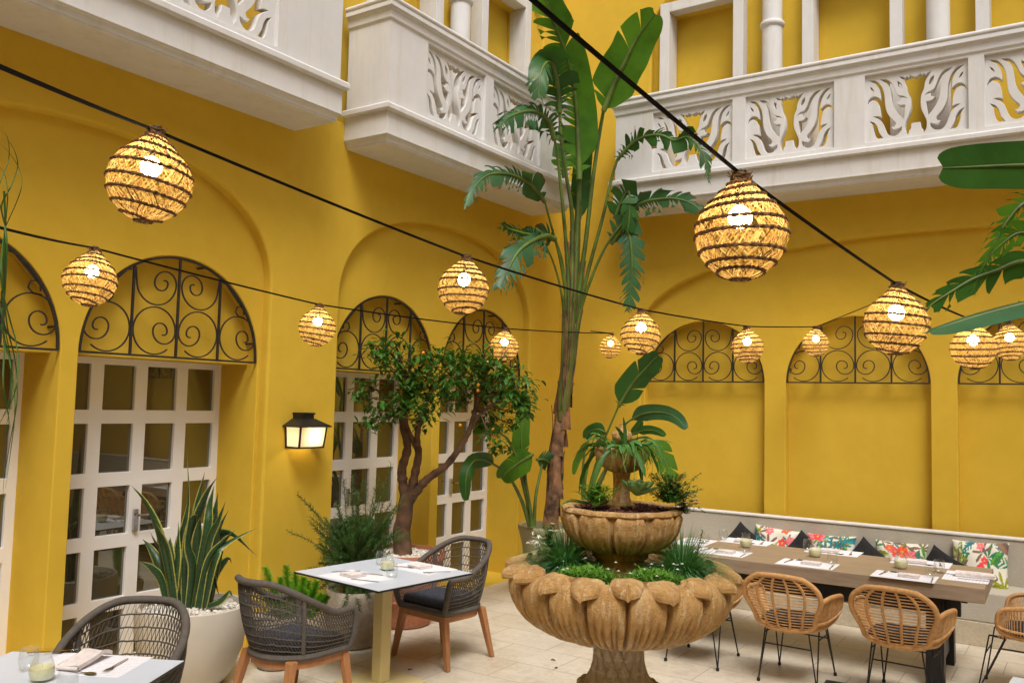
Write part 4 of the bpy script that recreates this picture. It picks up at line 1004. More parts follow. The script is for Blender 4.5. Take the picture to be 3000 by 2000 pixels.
def lobes(mb, K, rot, rin, rout, z, th, notch, seed, half=.96, drop=.03, inner=.75):
    """thick heart shaped petal tips lying over the rim"""
    rnd = random.Random(seed)
    for k in range(K):
        a0 = 2*math.pi*(k+.5)/K+rot+rnd.uniform(-.015, .015); hw = math.pi/K*half*rnd.uniform(.96, 1.03); ro = rout*rnd.uniform(.98, 1.015); dz = rnd.uniform(-.008, .008)
        NU, NV = 18, 10; top = []; bot = []
        for i in range(NV+1):
            v = i/NV; rt, rb = [], []
            for j in range(NU+1):
                u = -1+2*j/NU; wv = lerp(inner, 1.0, min(1, v*2.2))
                edge = rin+(ro-rin)*(1-.80*abs(u)**1.4-.07*math.exp(-(u/.07)**2))
                r = rin+(edge-rin)*v**.8; a = a0+u*hw*wv
                f = v**8; zt = z+dz+.010*(1-abs(u)**2)*(1-v)-drop*f-.022*v*(1-.5*abs(u))-.012*math.exp(-(u/.06)**2)*(.1+.9*v)-.012*abs(u)**6+.0015*math.sin(u*7+k)+.0012*math.sin(v*9+k*2)
                zt += .010*(1-v)
                zb = zt-th*(2.6-1.75*v**1.5)
                if i == NV: m2 = (zt+zb)/2; zt, zb = m2+(zt-m2)*.55, m2+(zb-m2)*.75
                if j in (0, NU): m = (zt+zb)/2; zt = m+(zt-m)*.6; zb = m+(zb-m)*.7
                rt.append((r*math.cos(a), r*math.sin(a), zt)); rb.append((r*math.cos(a), r*math.sin(a), zb))
            top.append(rt); bot.append(rb)
        mb.grid(top); mb.grid([list(reversed(r)) for r in bot])
        mb.grid([[t[0] for t in top], [b[0] for b in bot]]); mb.grid([[t[-1] for t in top], [b[-1] for b in bot]]); mb.grid([top[-1], bot[-1]])
# pedestal with overlapping pointed leaves
ped = MB()
def pedr(i, a, r, z):
    k = 14; row = (z-.18)/.075; sh = int(math.floor(row)) % 2; f = row-math.floor(row)
    x = ((a*k/(2*math.pi)+.5*sh) % 1)-.5; tip = abs(x)*2 < (1-f)*1.0
    return r+(.006 if tip else -.004)+.002*math.sin(a*29+z*70)
pp = prof_curve([(.36, .0), (.36, .07), (.31, .09), (.30, .16), (.22, .20), (.19, .27), (.185, .33), (.205, .40), (.200, .455), (.165, .505), (.140, .56), (.130, .61), (.130, .76)], 90)
ped.lathe([(r, z) for r, z in pp], 168, rad=lambda i, a, r, z: pedr(i, a, r, z) if z > .44 else r+.0)
for k in range(20):                                             # scalloped collar
    a = 2*math.pi*k/20; ped.sphere((.198*math.cos(a), .198*math.sin(a), .465), .030, 8, 0, .75)
ped.build('pedestal', M['stone'], fo, 60)
LROT = FA + .065 - math.pi/18; ROT = LROT + math.pi/18
lb = MB(); v_, f_ = lotus([(r*1.015, 1.078-(1.078-z)*.76) for r, z in [(.125, .640), (.20, .640), (.32, .662), (.425, .715), (.505, .79), (.548, .88), (.560, .96), (.548, 1.02), (.520, 1.060), (.485, 1.078)]], 18, 40, ROT, .027, .78, .995, .020, 96, 3, .65, .99)
lb.add(v_, f_); lobes(lb, 18, LROT, .505, .645, 1.098, .034, .25, 9, 1.0, .012, .93)
lb.lathe([(.53, 1.06), (.510, 1.085), (.498, 1.07), (.490, .98)], 64)
lb.build('lower_bowl', M['stone'], fo, 38)
s_ = MB(); rnd = random.Random(2)
rows = [[V((r*math.cos(a), r*math.sin(a), 1.03+.03*(1-r/.46)+.008*math.sin(a*7+r*30))) for a in [2*math.pi*i/40 for i in range(41)]] for r in (.495, .36, .25, .12)]; s_.grid(rows); s_.build('soil', M['soil'], fo)
st = MB(); st.lathe([(.145, 1.03), (.145, 1.10), (.128, 1.115), (.128, 1.13), (.140, 1.135), (.150, 1.145), (.150, 1.17), (.142, 1.185), (.12, 1.20)], 48, rad=lambda i, a, r, z: r+.002*math.sin(a*23+z*200)); st.build('stem', M['stone'], fo, 50)
ub = MB(); R2 = FA+.16-math.pi/10
v_, f_ = lotus([(.115, 1.185), (.17, 1.195), (.235, 1.225), (.282, 1.275), (.302, 1.335), (.305, 1.365), (.292, 1.39), (.27, 1.395)], 10, 34, R2, .020, .62, .98, .009, 60, 8, .5, .95)
ub.add(v_, f_); ub.lathe([(.29, 1.392), (.312, 1.378), (.325, 1.388), (.322, 1.402), (.300, 1.410), (.262, 1.404), (.25, 1.36)], 90, rad=lambda i, a, r, z: r*(1+.022*math.cos(10*(a-R2)+math.pi))+.002*math.sin(a*31+z*300))
ub.build('middle_bowl', M['stone'], fo, 55)
s_ = MB(); s_.grid([[V((r*math.cos(a), r*math.sin(a), 1.385+.02*(1-r/.26))) for a in [2*math.pi*i/32 for i in range(33)]] for r in (.262, .15, .04)])
rnd = random.Random(6)
for i in range(420):
    a = rnd.uniform(0, 6.283); r = .255*math.sqrt(rnd.random()); s_.sphere((r*math.cos(a), r*math.sin(a), 1.392+.02*(1-r/.26)+rnd.uniform(-.003, .006)), rnd.uniform(.006, .012), 6, 0, .8)
s_.build('soil', M['lava'], fo, 60)
st = MB(); st.lathe([(.075, 1.385), (.075, 1.42), (.055, 1.435), (.046, 1.46), (.043, 1.52), (.046, 1.57), (.052, 1.605)], 32, rad=lambda i, a, r, z: r+.0012*math.sin(a*17+z*160)); st.build('stem', M['stone'], fo, 50)
tb = MB(); v_, f_ = lotus([(.045, 1.60), (.075, 1.61), (.112, 1.64), (.133, 1.68), (.138, 1.70), (.128, 1.715)], 10, 16, FA-.2, .010, .55, .97, .004, 26, 5, .3); tb.add(v_, f_)
tb.lathe([(.128, 1.712), (.141, 1.708), (.145, 1.718), (.135, 1.727), (.112, 1.722), (.105, 1.70), (.03, 1.705)], 60, rad=lambda i, a, r, z: r*(1+.03*math.cos(10*(a-FA+.2)))); tb.build('top_bowl', M['stone'], fo, 55)
fi = MB(); fi.lathe([(.035, 1.70), (.037, 1.725), (.030, 1.735), (.030, 1.748), (.044, 1.756), (.053, 1.772), (.053, 1.795), (.046, 1.808), (.030, 1.815), (.026, 1.825), (.0175, 1.828), (.018, 1.838), (.014, 1.842), (.016, 1.855), (.002, 1.858)], 30, rad=lambda i, a, r, z: r*(1+.05*math.sin(a*11+z*210)*(1 if 1.75 < z < 1.81 else 0))); fi.build('finial', M['stone'], fo, 50)

# ------------------------------------------------------------------ planting in the fountain
def blade(mb, p, d, L, w, droop, n=5, mi=0, fold=.25):
    d = V(d).normalized(); side = d.cross(V((0, 0, 1))); side = side.normalized() if side.length > .05 else V((1, 0, 0))
    rows = []; q = V(p); dd = d.copy()
    for i in range(n+1):
        t = i/n; ww = w*(1-t**2.2)*(.55+.45*math.sin(min(1, t*2.2)*math.pi/2)); up = side.cross(dd).normalized()
        rows.append([q-side*ww+up*ww*fold, q.copy(), q+side*ww+up*ww*fold]); dd = (dd+V((0, 0, -droop/n))).normalized(); q = q+dd*(L/n)
    mb.grid(rows, mi)
fp = lambda r, a, z: FC+V((r*math.cos(a), r*math.sin(a), z))
def tuft(c, n, L, seed, label):
    rnd = random.Random(seed); t = MB()
    for i in range(n):
        a = rnd.uniform(0, 6.283); e = rnd.uniform(.1, 1.7); d = V((math.cos(a)*e, math.sin(a)*e, 1)); p = c+V((math.cos(a), math.sin(a), 0))*.05*rnd.random()
        blade(t, p, d, L*rnd.uniform(.6, 1.1), rnd.uniform(.0015, .0026), rnd.uniform(.6, 1.9), 5)
    th = thing('grass_tuft', label, 'grass', c, 0, 'grass tufts in the lower bowl'); t.build('blades', M['grassblue'], th, 60, True); return th
aL = lambda px, py, z=1.06: at_z(px, py, z)
side_dir = V((-FC.y, FC.x, 0)).normalized(); fr_dir = V((-FC.x, -FC.y, 0)).normalized()       # left in the photograph / toward the camera
FL = lambda right, front, z: FC - side_dir*(-right)*-1*1 + fr_dir*front + V((0, 0, z)) if False else FC + side_dir*(right)*(1 if side_dir.dot(RGT) > 0 else -1) + fr_dir*front + V((0, 0, z))
tuft(FL(-.29, .06, 1.05), 1900, .30, 4, 'blue green grass tuft at the left of the lower bowl'); tuft(FL(.32, .08, 1.05), 1900, .30, 5, 'blue green grass tuft at the right of the lower bowl')
# low flowering cover at the front of the lower bowl
mb = MB(); rnd = random.Random(12)
for i in range(4200):
    k = rnd.choice((-1, 1)); x = k*.18+rnd.gauss(0, .09); y = .35+rnd.gauss(0, .06)
    if math.hypot(x, y) > .495 or abs(x) < .025 and y > .3: continue
    p = FL(x, y, 1.065+.065*rnd.random()*max(0, 1-((x-k*.17)/.2)**2)); a = rnd.uniform(0, 6.28); blade(mb, p, V((math.cos(a), math.sin(a), rnd.uniform(.2, 1.4))), rnd.uniform(.022, .045), rnd.uniform(.0024, .0048), rnd.uniform(.2, 1), 3)
for i in range(60):
    x = rnd.uniform(-.34, .34); y = rnd.uniform(.24, .44); p = FL(x, y, 1.07); a = rnd.uniform(0, 6.28); d = V((.5*math.cos(a), .5*math.sin(a), 1)); mb.tube([p, p+d*.03, p+d*.055+V((0, 0, -.006))], .0009, 4)
tag(mb.build('ground_cover', M['cover'], None, 60), 'bright green low cover filling the front of the lower fountain bowl', 'ground cover', None, 'stuff')
daisy = None
for i in range(34):
    x = rnd.uniform(-.36, .36); y = rnd.uniform(.14, .44); z = 1.10+rnd.uniform(0, .06) - .03*(y > .33)
    if math.hypot(x, y) > .48: continue
    if daisy is None:
        f = thing('daisy', 'small white daisy on a thin stem in the lower fountain bowl', 'flower', FL(x, y, z), 0, 'daisies in the lower bowl')
        mb = MB(); 
        for k in range(9):
            a = 2*math.pi*k/9; blade(mb, (0, 0, .0), (math.cos(a), math.sin(a), .55), .0115, .0030, .6, 3)
        mb.sphere((0, 0, .003), .0038, 8); mb.build('petals', M['flower_white'], f)
        mb = MB(); mb.tube([(0, 0, 0), (.004, 0, -.03), (0, .002, -.055)], .0008, 4); mb.build('stem', M['stalk'], f); daisy = f
    else: dup(daisy, FL(x, y, z), rnd.uniform(0, 6), 'small white daisy on a thin stem in the lower fountain bowl', 'daisies in the lower bowl')
# agave rosette
def rosette(c, n, L, w, mat, name, label, up0=.25, up1=1.6, th=.008):
    t = thing(name, label, 'succulent', c); mb = MB()
    for i in range(n):
        a = i*2.39996; k = i/(n-1); e = lerp(up0, up1, k); d = V((math.cos(a), math.sin(a), e)).normalized(); l = L*lerp(1, .45, k)
        side = V((-math.sin(a), math.cos(a), 0)); up = side.cross(d)*-1; up = up if up.z > 0 else -up; rows = []
        for q in range(9):
            s = q/8; ww = w*math.sin(min(1, s*1.35+.22)*math.pi*.74)**1.0*(1 if s < .8 else max(.04, (1-s)/.2)**.6); p = d*l*s+up*(l*.16*s*s)
            rows.append([p-side*ww+up*ww*.3, p-side*ww*.5+up*ww*.05-up*th*.0, p, p+side*ww*.5+up*ww*.05, p+side*ww+up*ww*.3, p+side*ww*.5-up*th, p-up*th, p-side*ww*.5-up*th, p-side*ww+up*ww*.3])
        mb.grid(rows)
    mb.build('leaves', mat, t, 60); return t
rosette(at_d(1868, 1447, depth(FC)-.10), 17, .125, .032, M['succ'], 'agave', 'pale green agave rosette in the middle fountain bowl')
def cover(name, c, n, spread, L, w, mat, label, cat, seed, zz=.0, dirz=1.0, flowers=None, droop=.6):
    rnd = random.Random(seed); t = thing(name, label, cat, c); mb = MB(); fl = MB()
    for i in range(n):
        a = rnd.uniform(0, 6.28); r = abs(rnd.gauss(0, .5)); tip = V((math.cos(a)*spread[0]*r, math.sin(a)*spread[1]*r, spread[2]*rnd.random()))
        b = V((tip.x*.3, tip.y*.3, 0)); pts = [b, b.lerp(tip, .6)+V((0, 0, .02)), tip]; mb.tube([c+p for p in pts], .0010, 4)
        for k in range(9):
            q = pts[1].lerp(tip, k/8) if k > 2 else b.lerp(pts[1], k/3); aa = rnd.uniform(0, 6.28); blade(mb, c+q, V((math.cos(aa), math.sin(aa), dirz*rnd.random())), L*rnd.uniform(.7, 1.2), w, droop, 3)
        if flowers and rnd.random() < flowers[1]:
            for k in range(5):
                aa = k*1.2566+i; blade(fl, c+tip, V((math.cos(aa), math.sin(aa), .4)), flowers[2], flowers[2]*.28, .3, 2)
    mb.build('foliage', mat, t, 60, True)
    if fl.v: fl.build('blossoms', flowers[0], t, 60, True)
    return t
D = depth(FC)
cover('creeper', at_d(1755, 1475, D-.03), 120, (.11, .11, .10), .034, .0036, M['cover'], 'bright creeper with magenta flowers at the left of the middle bowl', 'plant', 31, 0, 1, (M['flower_mag'], .12, .012))
cover('shrub', at_d(1965, 1468, D-.02), 200, (.17, .17, .15), .026, .0046, M['needle'], 'dark leafy shrub at the right of the middle fountain bowl', 'shrub', 33)
cover('jasmine', at_d(2000, 1500, D+.02), 55, (.10, .10, .10), .022, .004, M['needle'], 'jasmine spilling over the right rim of the middle bowl with pink flowers', 'flower', 35, 0, .2, (M['flower_pink'], .75, .017))
cover('jasmine', at_d(1610, 1600, D-.02), 40, (.07, .07, .12), .026, .005, M['trail'], 'leafy jasmine sprig beside the left grass tuft in the lower bowl', 'flower', 37, 0, .5, (M['flower_white'], .10, .016))
# white star blossom cluster at the left
t = thing('jasmine_blossom', 'white jasmine blossom cluster over the left rim of the lower bowl', 'flower', at_d(1567, 1590, D-.05)); mb = MB(); rnd = random.Random(8)
for i in range(26):
    p = t.location+V((rnd.gauss(0, .016), rnd.gauss(0, .016), rnd.gauss(0, .026)))
    for k in range(5): a = k*1.2566+i; blade(mb, p, V((math.cos(a), math.sin(a), rnd.uniform(-.4, .8))), .017, .0042, .2, 2)
mb.build('blossoms', M['flower_white'], t, 60, True)
mb = MB(); mb.tube([t.location, t.location+V((.04, .02, -.05)), t.location+V((.10, .04, -.07))], .0015, 5); mb.build('stem', M['stalk'], t, 60, True)
mb = MB(); sp = thing('jade_sprig', 'upright leafy sprig behind the right grass tuft in the lower bowl', 'plant', at_d(2035, 1610, D))
b0_ = sp.location+V((-.01, 0, -.12)); 
for i in range(26):
    q = b0_+V((.0+.045*i/25*(1 if RGT.x > 0 else -1), .02*i/25, .22*i/25)); a = i*2.1; blade(mb, q, V((math.cos(a), math.sin(a), .5)), .020, .0062, .3, 3)
mb.tube([b0_, b0_+V((.022, .01, .11)), b0_+V((.045, .02, .22))], .0022, 5); mb.build('foliage', M['needle'], sp, 60, True)
# spiky aloe leaves at the left of the middle bowl
al = thing('aloe', 'toothed aloe with leaves hanging over the left rim of the middle bowl', 'succulent', at_d(1705, 1470, D)); mb = MB()
for i, (tx, ty, w_) in enumerate(((1628, 1490, .016), (1640, 1478, .015), (1694, 1488, .014), (1668, 1440, .013), (1690, 1425, .012), (1725, 1418, .012), (1752, 1410, .011), (1765, 1425, .012), (1712, 1465, .014))):
    b_ = at_d(1712+i*6, 1475, D-.02+.01*(i % 3)); e = at_d(tx, ty, D-.06+.02*(i % 4)); mid_ = b_.lerp(e, .55)+V((0, 0, .022)); c_ = catmull([b_, mid_, e], 5); s_ = (e-b_).cross(V((0, 0, 1))); s_ = s_.normalized() if s_.length > .01 else RGT
    rows = []
    for j, p in enumerate(c_):
        q = j/(len(c_)-1); w2 = w_*(1-q**1.6)*(1.12 if j % 2 else .92); rows.append([p-s_*w2+V((0, 0, w2*.5)), p, p+s_*w2+V((0, 0, w2*.5))])
    mb.grid(rows)
mb.build('leaves', M['trail'], al, 60, True)
# trailing plant in the top bowl
ep = thing('trailing_cactus', 'flat leaved trailing plant spilling from the top fountain bowl', 'plant', FC+V((0, 0, 1.72))); mb = MB(); wi = MB(); rnd = random.Random(44)
for i in range(105):
    a = rnd.uniform(0, 6.28); r = rnd.uniform(.03, .125); L = rnd.uniform(.07, .21) if i < 92 else rnd.uniform(.22, .36); p = fp(r, a, 1.722); d = V((math.cos(a+rnd.uniform(-1.2, 1.2)), math.sin(a+rnd.uniform(-1.2, 1.2)), rnd.uniform(-.2, 1.6))); q = p.copy(); dd = d.normalized(); rows = []; n = 9; w_ = rnd.uniform(.009, .019); side = V((-math.sin(a), math.cos(a), 0)); side = (side+V((0, 0, rnd.uniform(-.6, .6)))).normalized()
    for j in range(n+1):
        t_ = j/n; w2 = w_*math.sin((.10+.88*t_)*math.pi)**.6*(1.1 if j % 2 else .88); rows.append([q-side*w2, q+dd.cross(side)*w2*.25, q+side*w2]); dd = (dd+V((0, 0, -rnd.uniform(.04, .34) if i < 92 else -.36))).normalized(); q = q+dd*L/n
    mb.grid(rows)
mb.build('leaves', M['trail'], ep, 60, True)
for i in range(46):
    a = rnd.gauss(FA+.45, .5); p = fp(.12, a, 1.73); q = p.copy(); dd = V((math.cos(a), math.sin(a), .8)).normalized(); pts = [q.copy()]; L = rnd.uniform(.05, .20) if i < 36 else rnd.uniform(.2, .33)
    for j in range(7): dd = (dd+V((rnd.uniform(-.35, .35), rnd.uniform(-.35, .35), -.42))).normalized(); q = q+dd*L/7; pts.append(q.copy())
    wi.tube(pts, .0014, 4)
    for k in range(10): u = pts[1+k % 6]; aa = rnd.uniform(0, 6.28); blade(wi, u, V((math.cos(aa), math.sin(aa), .4)), .016, .0016, .4, 2)
wi.build('tendrils', M['cover'], ep, 60, True)
# ------------------------------------------------------------------ banana like leaves
def big_leaf(mb, mid_, hw, n, seed, tear=0.0, droop=(.2, .2), face=None, ang=62, prof=None, gap=0.0, curl=.0, mi=0, rib=.006, ragged=.08, dry=0):
    """mid_: midrib points base->tip; hw: half width (m); n veins per side; tear 0..1; droop per side; face: leaf normal hint"""
    tears = tear if isinstance(tear, tuple) else (tear, tear)
    rnd = random.Random(seed); c = catmull(mid_, 14); L = [0.0]
    for a, b in zip(c[:-1], c[1:]): L.append(L[-1]+(b-a).length)
    tot = L[-1]
    def at(t):
        s = t*tot; j = 0
        while j < len(L)-2 and L[j+1] < s: j += 1
        k = (s-L[j])/max(1e-9, L[j+1]-L[j]); return c[j].lerp(c[j+1], k), (c[min(j+1, len(c)-1)]-c[j]).normalized()
    if prof is None: prof = lambda t: (min(1, t/.14)**.6)*(1 if t < .55 else max(0, 1-((t-.55)/.45)**2.3)**.62)
    face = V(face).normalized() if face else -FWD
    for side in (-1, 1):
        tear = tears[0] if side < 0 else tears[1]; dr = droop[0] if side < 0 else droop[1]; i = 0; prev = None
        while i < n:
            run = 1
            while i+run < n and rnd.random() > tear: run += 1
            tornA = rnd.uniform(-1, 1)*tear; ddr = dr*(1+tear*rnd.uniform(-.4, .8)); sc_ = 1-ragged*rnd.random()*(1+2*tear); rows = []
            for k in range(run+1):
                t = (i+k)/n; p, T = at(min(.999, t)); S = T.cross(face).normalized()*side; Nn = S.cross(T)*side; Nn = Nn if Nn.dot(face) > 0 else -Nn
                a = R(ang)*(1-.35*t); edge = (k == 0 or k == run) and tear > 0
                w_ = hw*prof(t)*sc_; dirv = (S*math.sin(a)+T*math.cos(a)).normalized(); row = []; q = p.copy(); m_ = 7; dd = dirv.copy()
                dd = (dd + T*(tornA*.16)).normalized()
                pin = gap*hw*.5*(1 if k == 0 else -1 if k == run else 0)
                for j in range(m_+1):
                    s = j/m_; pl = rib*hw*10*(.5 if (i+k) % 2 else -.5)*(1 if 0 < j < m_ else .3)
                    row.append(q+Nn*(pl*.12+curl*w_*s*s)+T*pin*s*s*3)
                    dd = (dd+V((0, 0, -ddr/m_*(.4+1.2*s)))).normalized(); q = q+dd*w_/m_
                rows.append(row)
            if dry and rnd.random() < dry: mb.grid([r[:-1] for r in rows], mi); mb.grid([r[-2:] for r in rows], mi+2)
            else: mb.grid(rows, mi)
            i += run
    rr = [max(.0018, .032*hw/.25*(1-.88*k/(len(c)-1))) for k in range(len(c))]
    mb.tube([p+V((0, 0, -.004)) for p in c], rr, 6, False, mi+1)
def leaf_part(par, name, mid_, hw, n, seed, mat='banana', stalk=None, sr=(.022, .012), **k):
    mb = MB(); big_leaf(mb, mid_, hw, n, seed, **k); o = mb.build(name, [M[mat], M['stalk'], M['dry']], par, 60, True)
    if stalk:
        s = MB(); q = catmull(stalk, 8); s.tube(q, [lerp(sr[0], sr[1], i/(len(q)-1)) for i in range(len(q))], 8); s.build('leaf_stalk', M['stalk'], par, 60, True)
    return o
def PX(lim_x=-4.62, lim_y=8.15):
    def f(px, py, off=0.0):
        d = ray(px, py); s = 1e9
        if d.x < 0: s = min(s, lim_x/d.x)
        if d.y > 0: s = min(s, lim_y/d.y)
        return CAM+d*(s-off)
    return f
P = PX()
PBASE = V((-4.86, 8.28, .50))
pt = thing('traveller_palm', 'tall giant bird of paradise tree with torn leaves growing in the corner', 'tree', (PBASE.x, PBASE.y, .40))
tk = [PBASE+V((0, 0, -.1)), P(1617, 1500), P(1627, 1400), P(1634, 1300), P(1647, 1200), P(1658, 1120), P(1668, 1040), P(1678, 950), P(1684, 880)]
tk[0] = tk[1]+V((-.02, .02, -.32))
mb = MB(); c_ = catmull(tk, 8); rr = [.080, .070, .062, .060, .070, .086, .098, .095, .075]
mb.tube(c_[:41], [lerp(rr[min(8, int(i/8))], rr[min(8, int(i/8)+1)], (i % 8)/8)*(1+.05*math.sin(i*1.9)) for i in range(41)], 14); mb.build('trunk', M['dry'], pt, 50, True)
rnd = random.Random(7)
sh = MB()                                               # old dry sheaths clasping the trunk
for i in range(17):
    k = 4+i*2; p = c_[k]; a = i*2.4; r = .062+.028*(k/40); d = V((math.cos(a), math.sin(a), 0)); L = rnd.uniform(.22, .50)
    rows = [[p+d*(r*(.97+.22*q**3-.10*abs(w_)))+V((-d.y, d.x, 0))*(w_*.075*(1-q**1.5*.95))+V((0, 0, L*q-.12)) for w_ in (-1, -.6, -.2, .2, .6, 1)] for q in (0, .2, .4, .6, .8, 1)]; sh.grid(rows)
sh.build('dry_sheath', M['dry'], pt, 60, True)
sv = MB(); q_ = catmull([P(1646, 1235, .05), P(1655, 1130, .05), P(1666, 1030, .05), P(1677, 920, .05), P(1684, 810, .05), P(1690, 700, .05), P(1694, 600, .05)], 8)
sv.tube(q_, [min(1, .55+i*.09)*lerp(.100, .040, (i/(len(q_)-1))**1.1)*(1+.02*math.sin(i)) for i in range(len(q_))], 14, flat=.7); sv.build('leaf_sheath', M['sheath'], pt, 60, True)
# green leaf sheaths: fan of thick stalks above the trunk
def stalkp(par, pts, r0, r1):
    s = MB(); q = catmull(pts, 10); s.tube(q, [lerp(r0*(.55 if par is pt else 1), r1, (i/(len(q)-1))**.7) for i in range(len(q))], 9)
    if par is pt:
        k_ = int(len(q)*.45); s.tube([p+RGT*r0*.50+FWD*-.02 for p in q[:k_]], .0055, 5, False, 1); s.tube([p-RGT*r0*.45+FWD*-.015 for p in q[:k_]], .004, 5, False, 1)
    s.build('leaf_stalk', [M['stalk'], M['dry']], par, 60, True)
ST = lambda l, r0=.060, r1=.016, off=0: stalkp(pt, [P(lerp(x, lerp(1648, 1688, max(0, min(1, (1200-y)/420))), .55*smooth01((y-640)/350)), y, off*min(1, (1260-y)/300)) for x, y in l], r0, r1)
ST([(1662, 1200), (1672, 1050), (1680, 900), (1690, 700), (1697, 525)], .075, .024, .10)
ST([(1650, 1180), (1660, 1020), (1668, 880), (1675, 740), (1675, 620), (1660, 520), (1645, 420), (1640, 330), (1638, 250)], .060, .015, .14)
ST([(1672, 1180), (1690, 1020), (1704, 860), (1718, 700), (1735, 540), (1755, 400), (1768, 325)], .062, .018, .08)
ST([(1640, 1190), (1650, 1000), (1657, 820), (1652, 640), (1640, 520), (1632, 450), (1625, 410)], .050, .013, .18)
ST([(1675, 1190), (1695, 1060), (1712, 930), (1733, 800), (1765, 640), (1790, 530), (1808, 469)], .055, .014, .12)
ST([(1636, 1200), (1640, 1040), (1642, 880), (1632, 760), (1612, 650), (1596, 590)], .040, .010, .22)
ST([(1680, 1190), (1702, 1060), (1722, 920), (1755, 800), (1785, 715), (1822, 655)], .045, .012, .16)
ST([(1630, 1200), (1630, 1060), (1628, 930), (1622, 850), (1608, 770), (1590, 715)], .034, .009, .26)
ST([(1632, 1190), (1636, 1020), (1641, 860), (1640, 770), (1625, 700)], .034, .010, .24)
LF = lambda pts, hw, n, seed, mat='banana', off=0.0, **k: leaf_part(pt, 'leaf', [P(x, y, off+(o[0] if o else 0)) for x, y, *o in pts], hw, n, seed, mat, **k)
LF([(1697, 525), (1694, 420), (1688, 314), (1669, 195), (1640, 110), (1612, 40), (1590, -50), (1575, -130)], .26, 34, 1, 'banana', .30, tear=(.5, .05), droop=(.30, .12), gap=.16)
LF([(1768, 325), (1804, 234), (1832, 180), (1858, 126), (1885, 85), (1920, 40)], .265, 30, 2, 'banana', .20, tear=.12, droop=(.3, .35), gap=.05)
LF([(1640, 330), (1634, 250), (1620, 190, .05), (1598, 185, .12), (1582, 225, .16), (1578, 290, .18)], .24, 34, 3, 'banana_dark', .14, tear=.35, droop=(.9, .9), gap=.10)
LF([(1625, 410), (1606, 355), (1570, 328), (1530, 328, .04), (1490, 345, .08), (1460, 374, .10)], .23, 34, 4, 'banana_blue', .18, tear=.55, droop=(1.5, 1.6), gap=.2, dry=.1, ragged=.16)
LF([(1596, 590), (1560, 545), (1520, 520), (1478, 508), (1430, 512), (1390, 548), (1358, 615)], .19, 28, 5, 'banana_blue', .2, tear=.5, droop=(.9, 1.3), gap=.15, dry=.35, ragged=.2)
LF([(1625, 700), (1600, 690), (1560, 705), (1520, 735), (1490, 785), (1462, 845)], .26, 30, 6, 'banana_blue', .28, tear=.45, droop=(.7, .9), gap=.14, dry=.45, ragged=.2)
LF([(1590, 715), (1560, 690), (1525, 680), (1490, 668), (1470, 650)], .17, 24, 16, 'banana_dark', .2, tear=.6, droop=(1.2, 1.0), gap=.18, dry=.4, ragged=.25)
LF([(1808, 469), (1836, 435), (1869, 408), (1905, 396), (1940, 396), (1975, 410), (2013, 400), (2045, 428), (2065, 465), (2078, 535)], .16, 40, 7, 'banana_dark', .06, tear=.55, droop=(1.2, 1.5), gap=.16, dry=.15, ragged=.25)
LF([(1822, 655), (1850, 612), (1890, 590), (1935, 582), (1985, 582), (2030, 598), (2068, 628)], .17, 30, 8, 'banana_blue', .1, tear=.5, droop=(.9, 1.3), gap=.16, dry=.3, ragged=.25)
LF([(1790, 715), (1825, 668), (1843, 690), (1850, 740), (1851, 792), (1847, 850), (1840, 915)], .19, 30, 9, 'banana_blue', .12, tear=.4, droop=(.3, .3), gap=.12, dry=.2, ragged=.15)
LF([(1800, 640), (1820, 590), (1840, 560), (1845, 590), (1843, 640), (1838, 680)], .17, 24, 10, 'banana_dark', .16, tear=.4, droop=(.8, .8), gap=.12)
LF([(1700, 640), (1702, 540), (1712, 430), (1722, 350)], .13, 24, 12, 'banana_dark', .0, tear=.1, droop=(.2, .2))
LF([(1650, 520), (1652, 440), (1668, 390), (1700, 395), (1730, 410)], .14, 22, 13, 'banana', .02, tear=.3, droop=(.7, .7), gap=.1)
# corner planter
def planter(name, c, prof, mat, label, n=48, wob=0.0, group=None):
    t = thing(name, label, 'planter', c, 0, group); mb = MB(); mb.lathe(prof, n, rad=(lambda i, a, r, z: r*(1+wob*math.sin(3*a+z*8))) if wob else None); mb.build('body', mat, t, 40); return t
pc = V((tk[1].x-.02, tk[1].y+.03, 0))
ol = planter('planter', pc, [(r, z*1.33) for r, z in [(.02, .002), (.22, .002), (.235, .02), (.30, .40), (.335, .50), (.345, .515), (.345, .53), (.335, .54), (.31, .535), (.30, .46), (.02, .46)]], M['pot_olive'], 'tapered olive planter in the corner behind the fountain')
def pebbles(c, r, z, n, seed, label, s0=.010, s1=.022, mat='pebble'):
    rnd = random.Random(seed); mb = MB()
    for i in range(n):
        a = rnd.uniform(0, 6.283); q = r*math.sqrt(rnd.random()); s = rnd.uniform(s0, s1); ca, sa = math.cos(rnd.uniform(0, 3)), math.sin(rnd.uniform(0, 3))
        o = len(mb.v); mb.sphere((0, 0, 0), s, 7, 0, rnd.uniform(.55, .8)); sx = rnd.uniform(.7, 1.25)
        p = V((c[0]+q*math.cos(a), c[1]+q*math.sin(a), z+rnd.uniform(-.004, .012)))
        for j in range(o, len(mb.v)): v = mb.v[j]; mb.v[j] = (p.x+v[0]*sx*ca-v[1]*sa, p.y+v[0]*sx*sa+v[1]*ca, p.z+v[2]*rnd.uniform(.85, 1.15))
    return tag(mb.build('pebbles', M[mat], None, 60), label, 'pebbles', None, 'stuff')
pebbles(pc, .29, .625, 120, 3, 'pale stones on the soil of the olive corner planter', .018, .045, 'skirt')
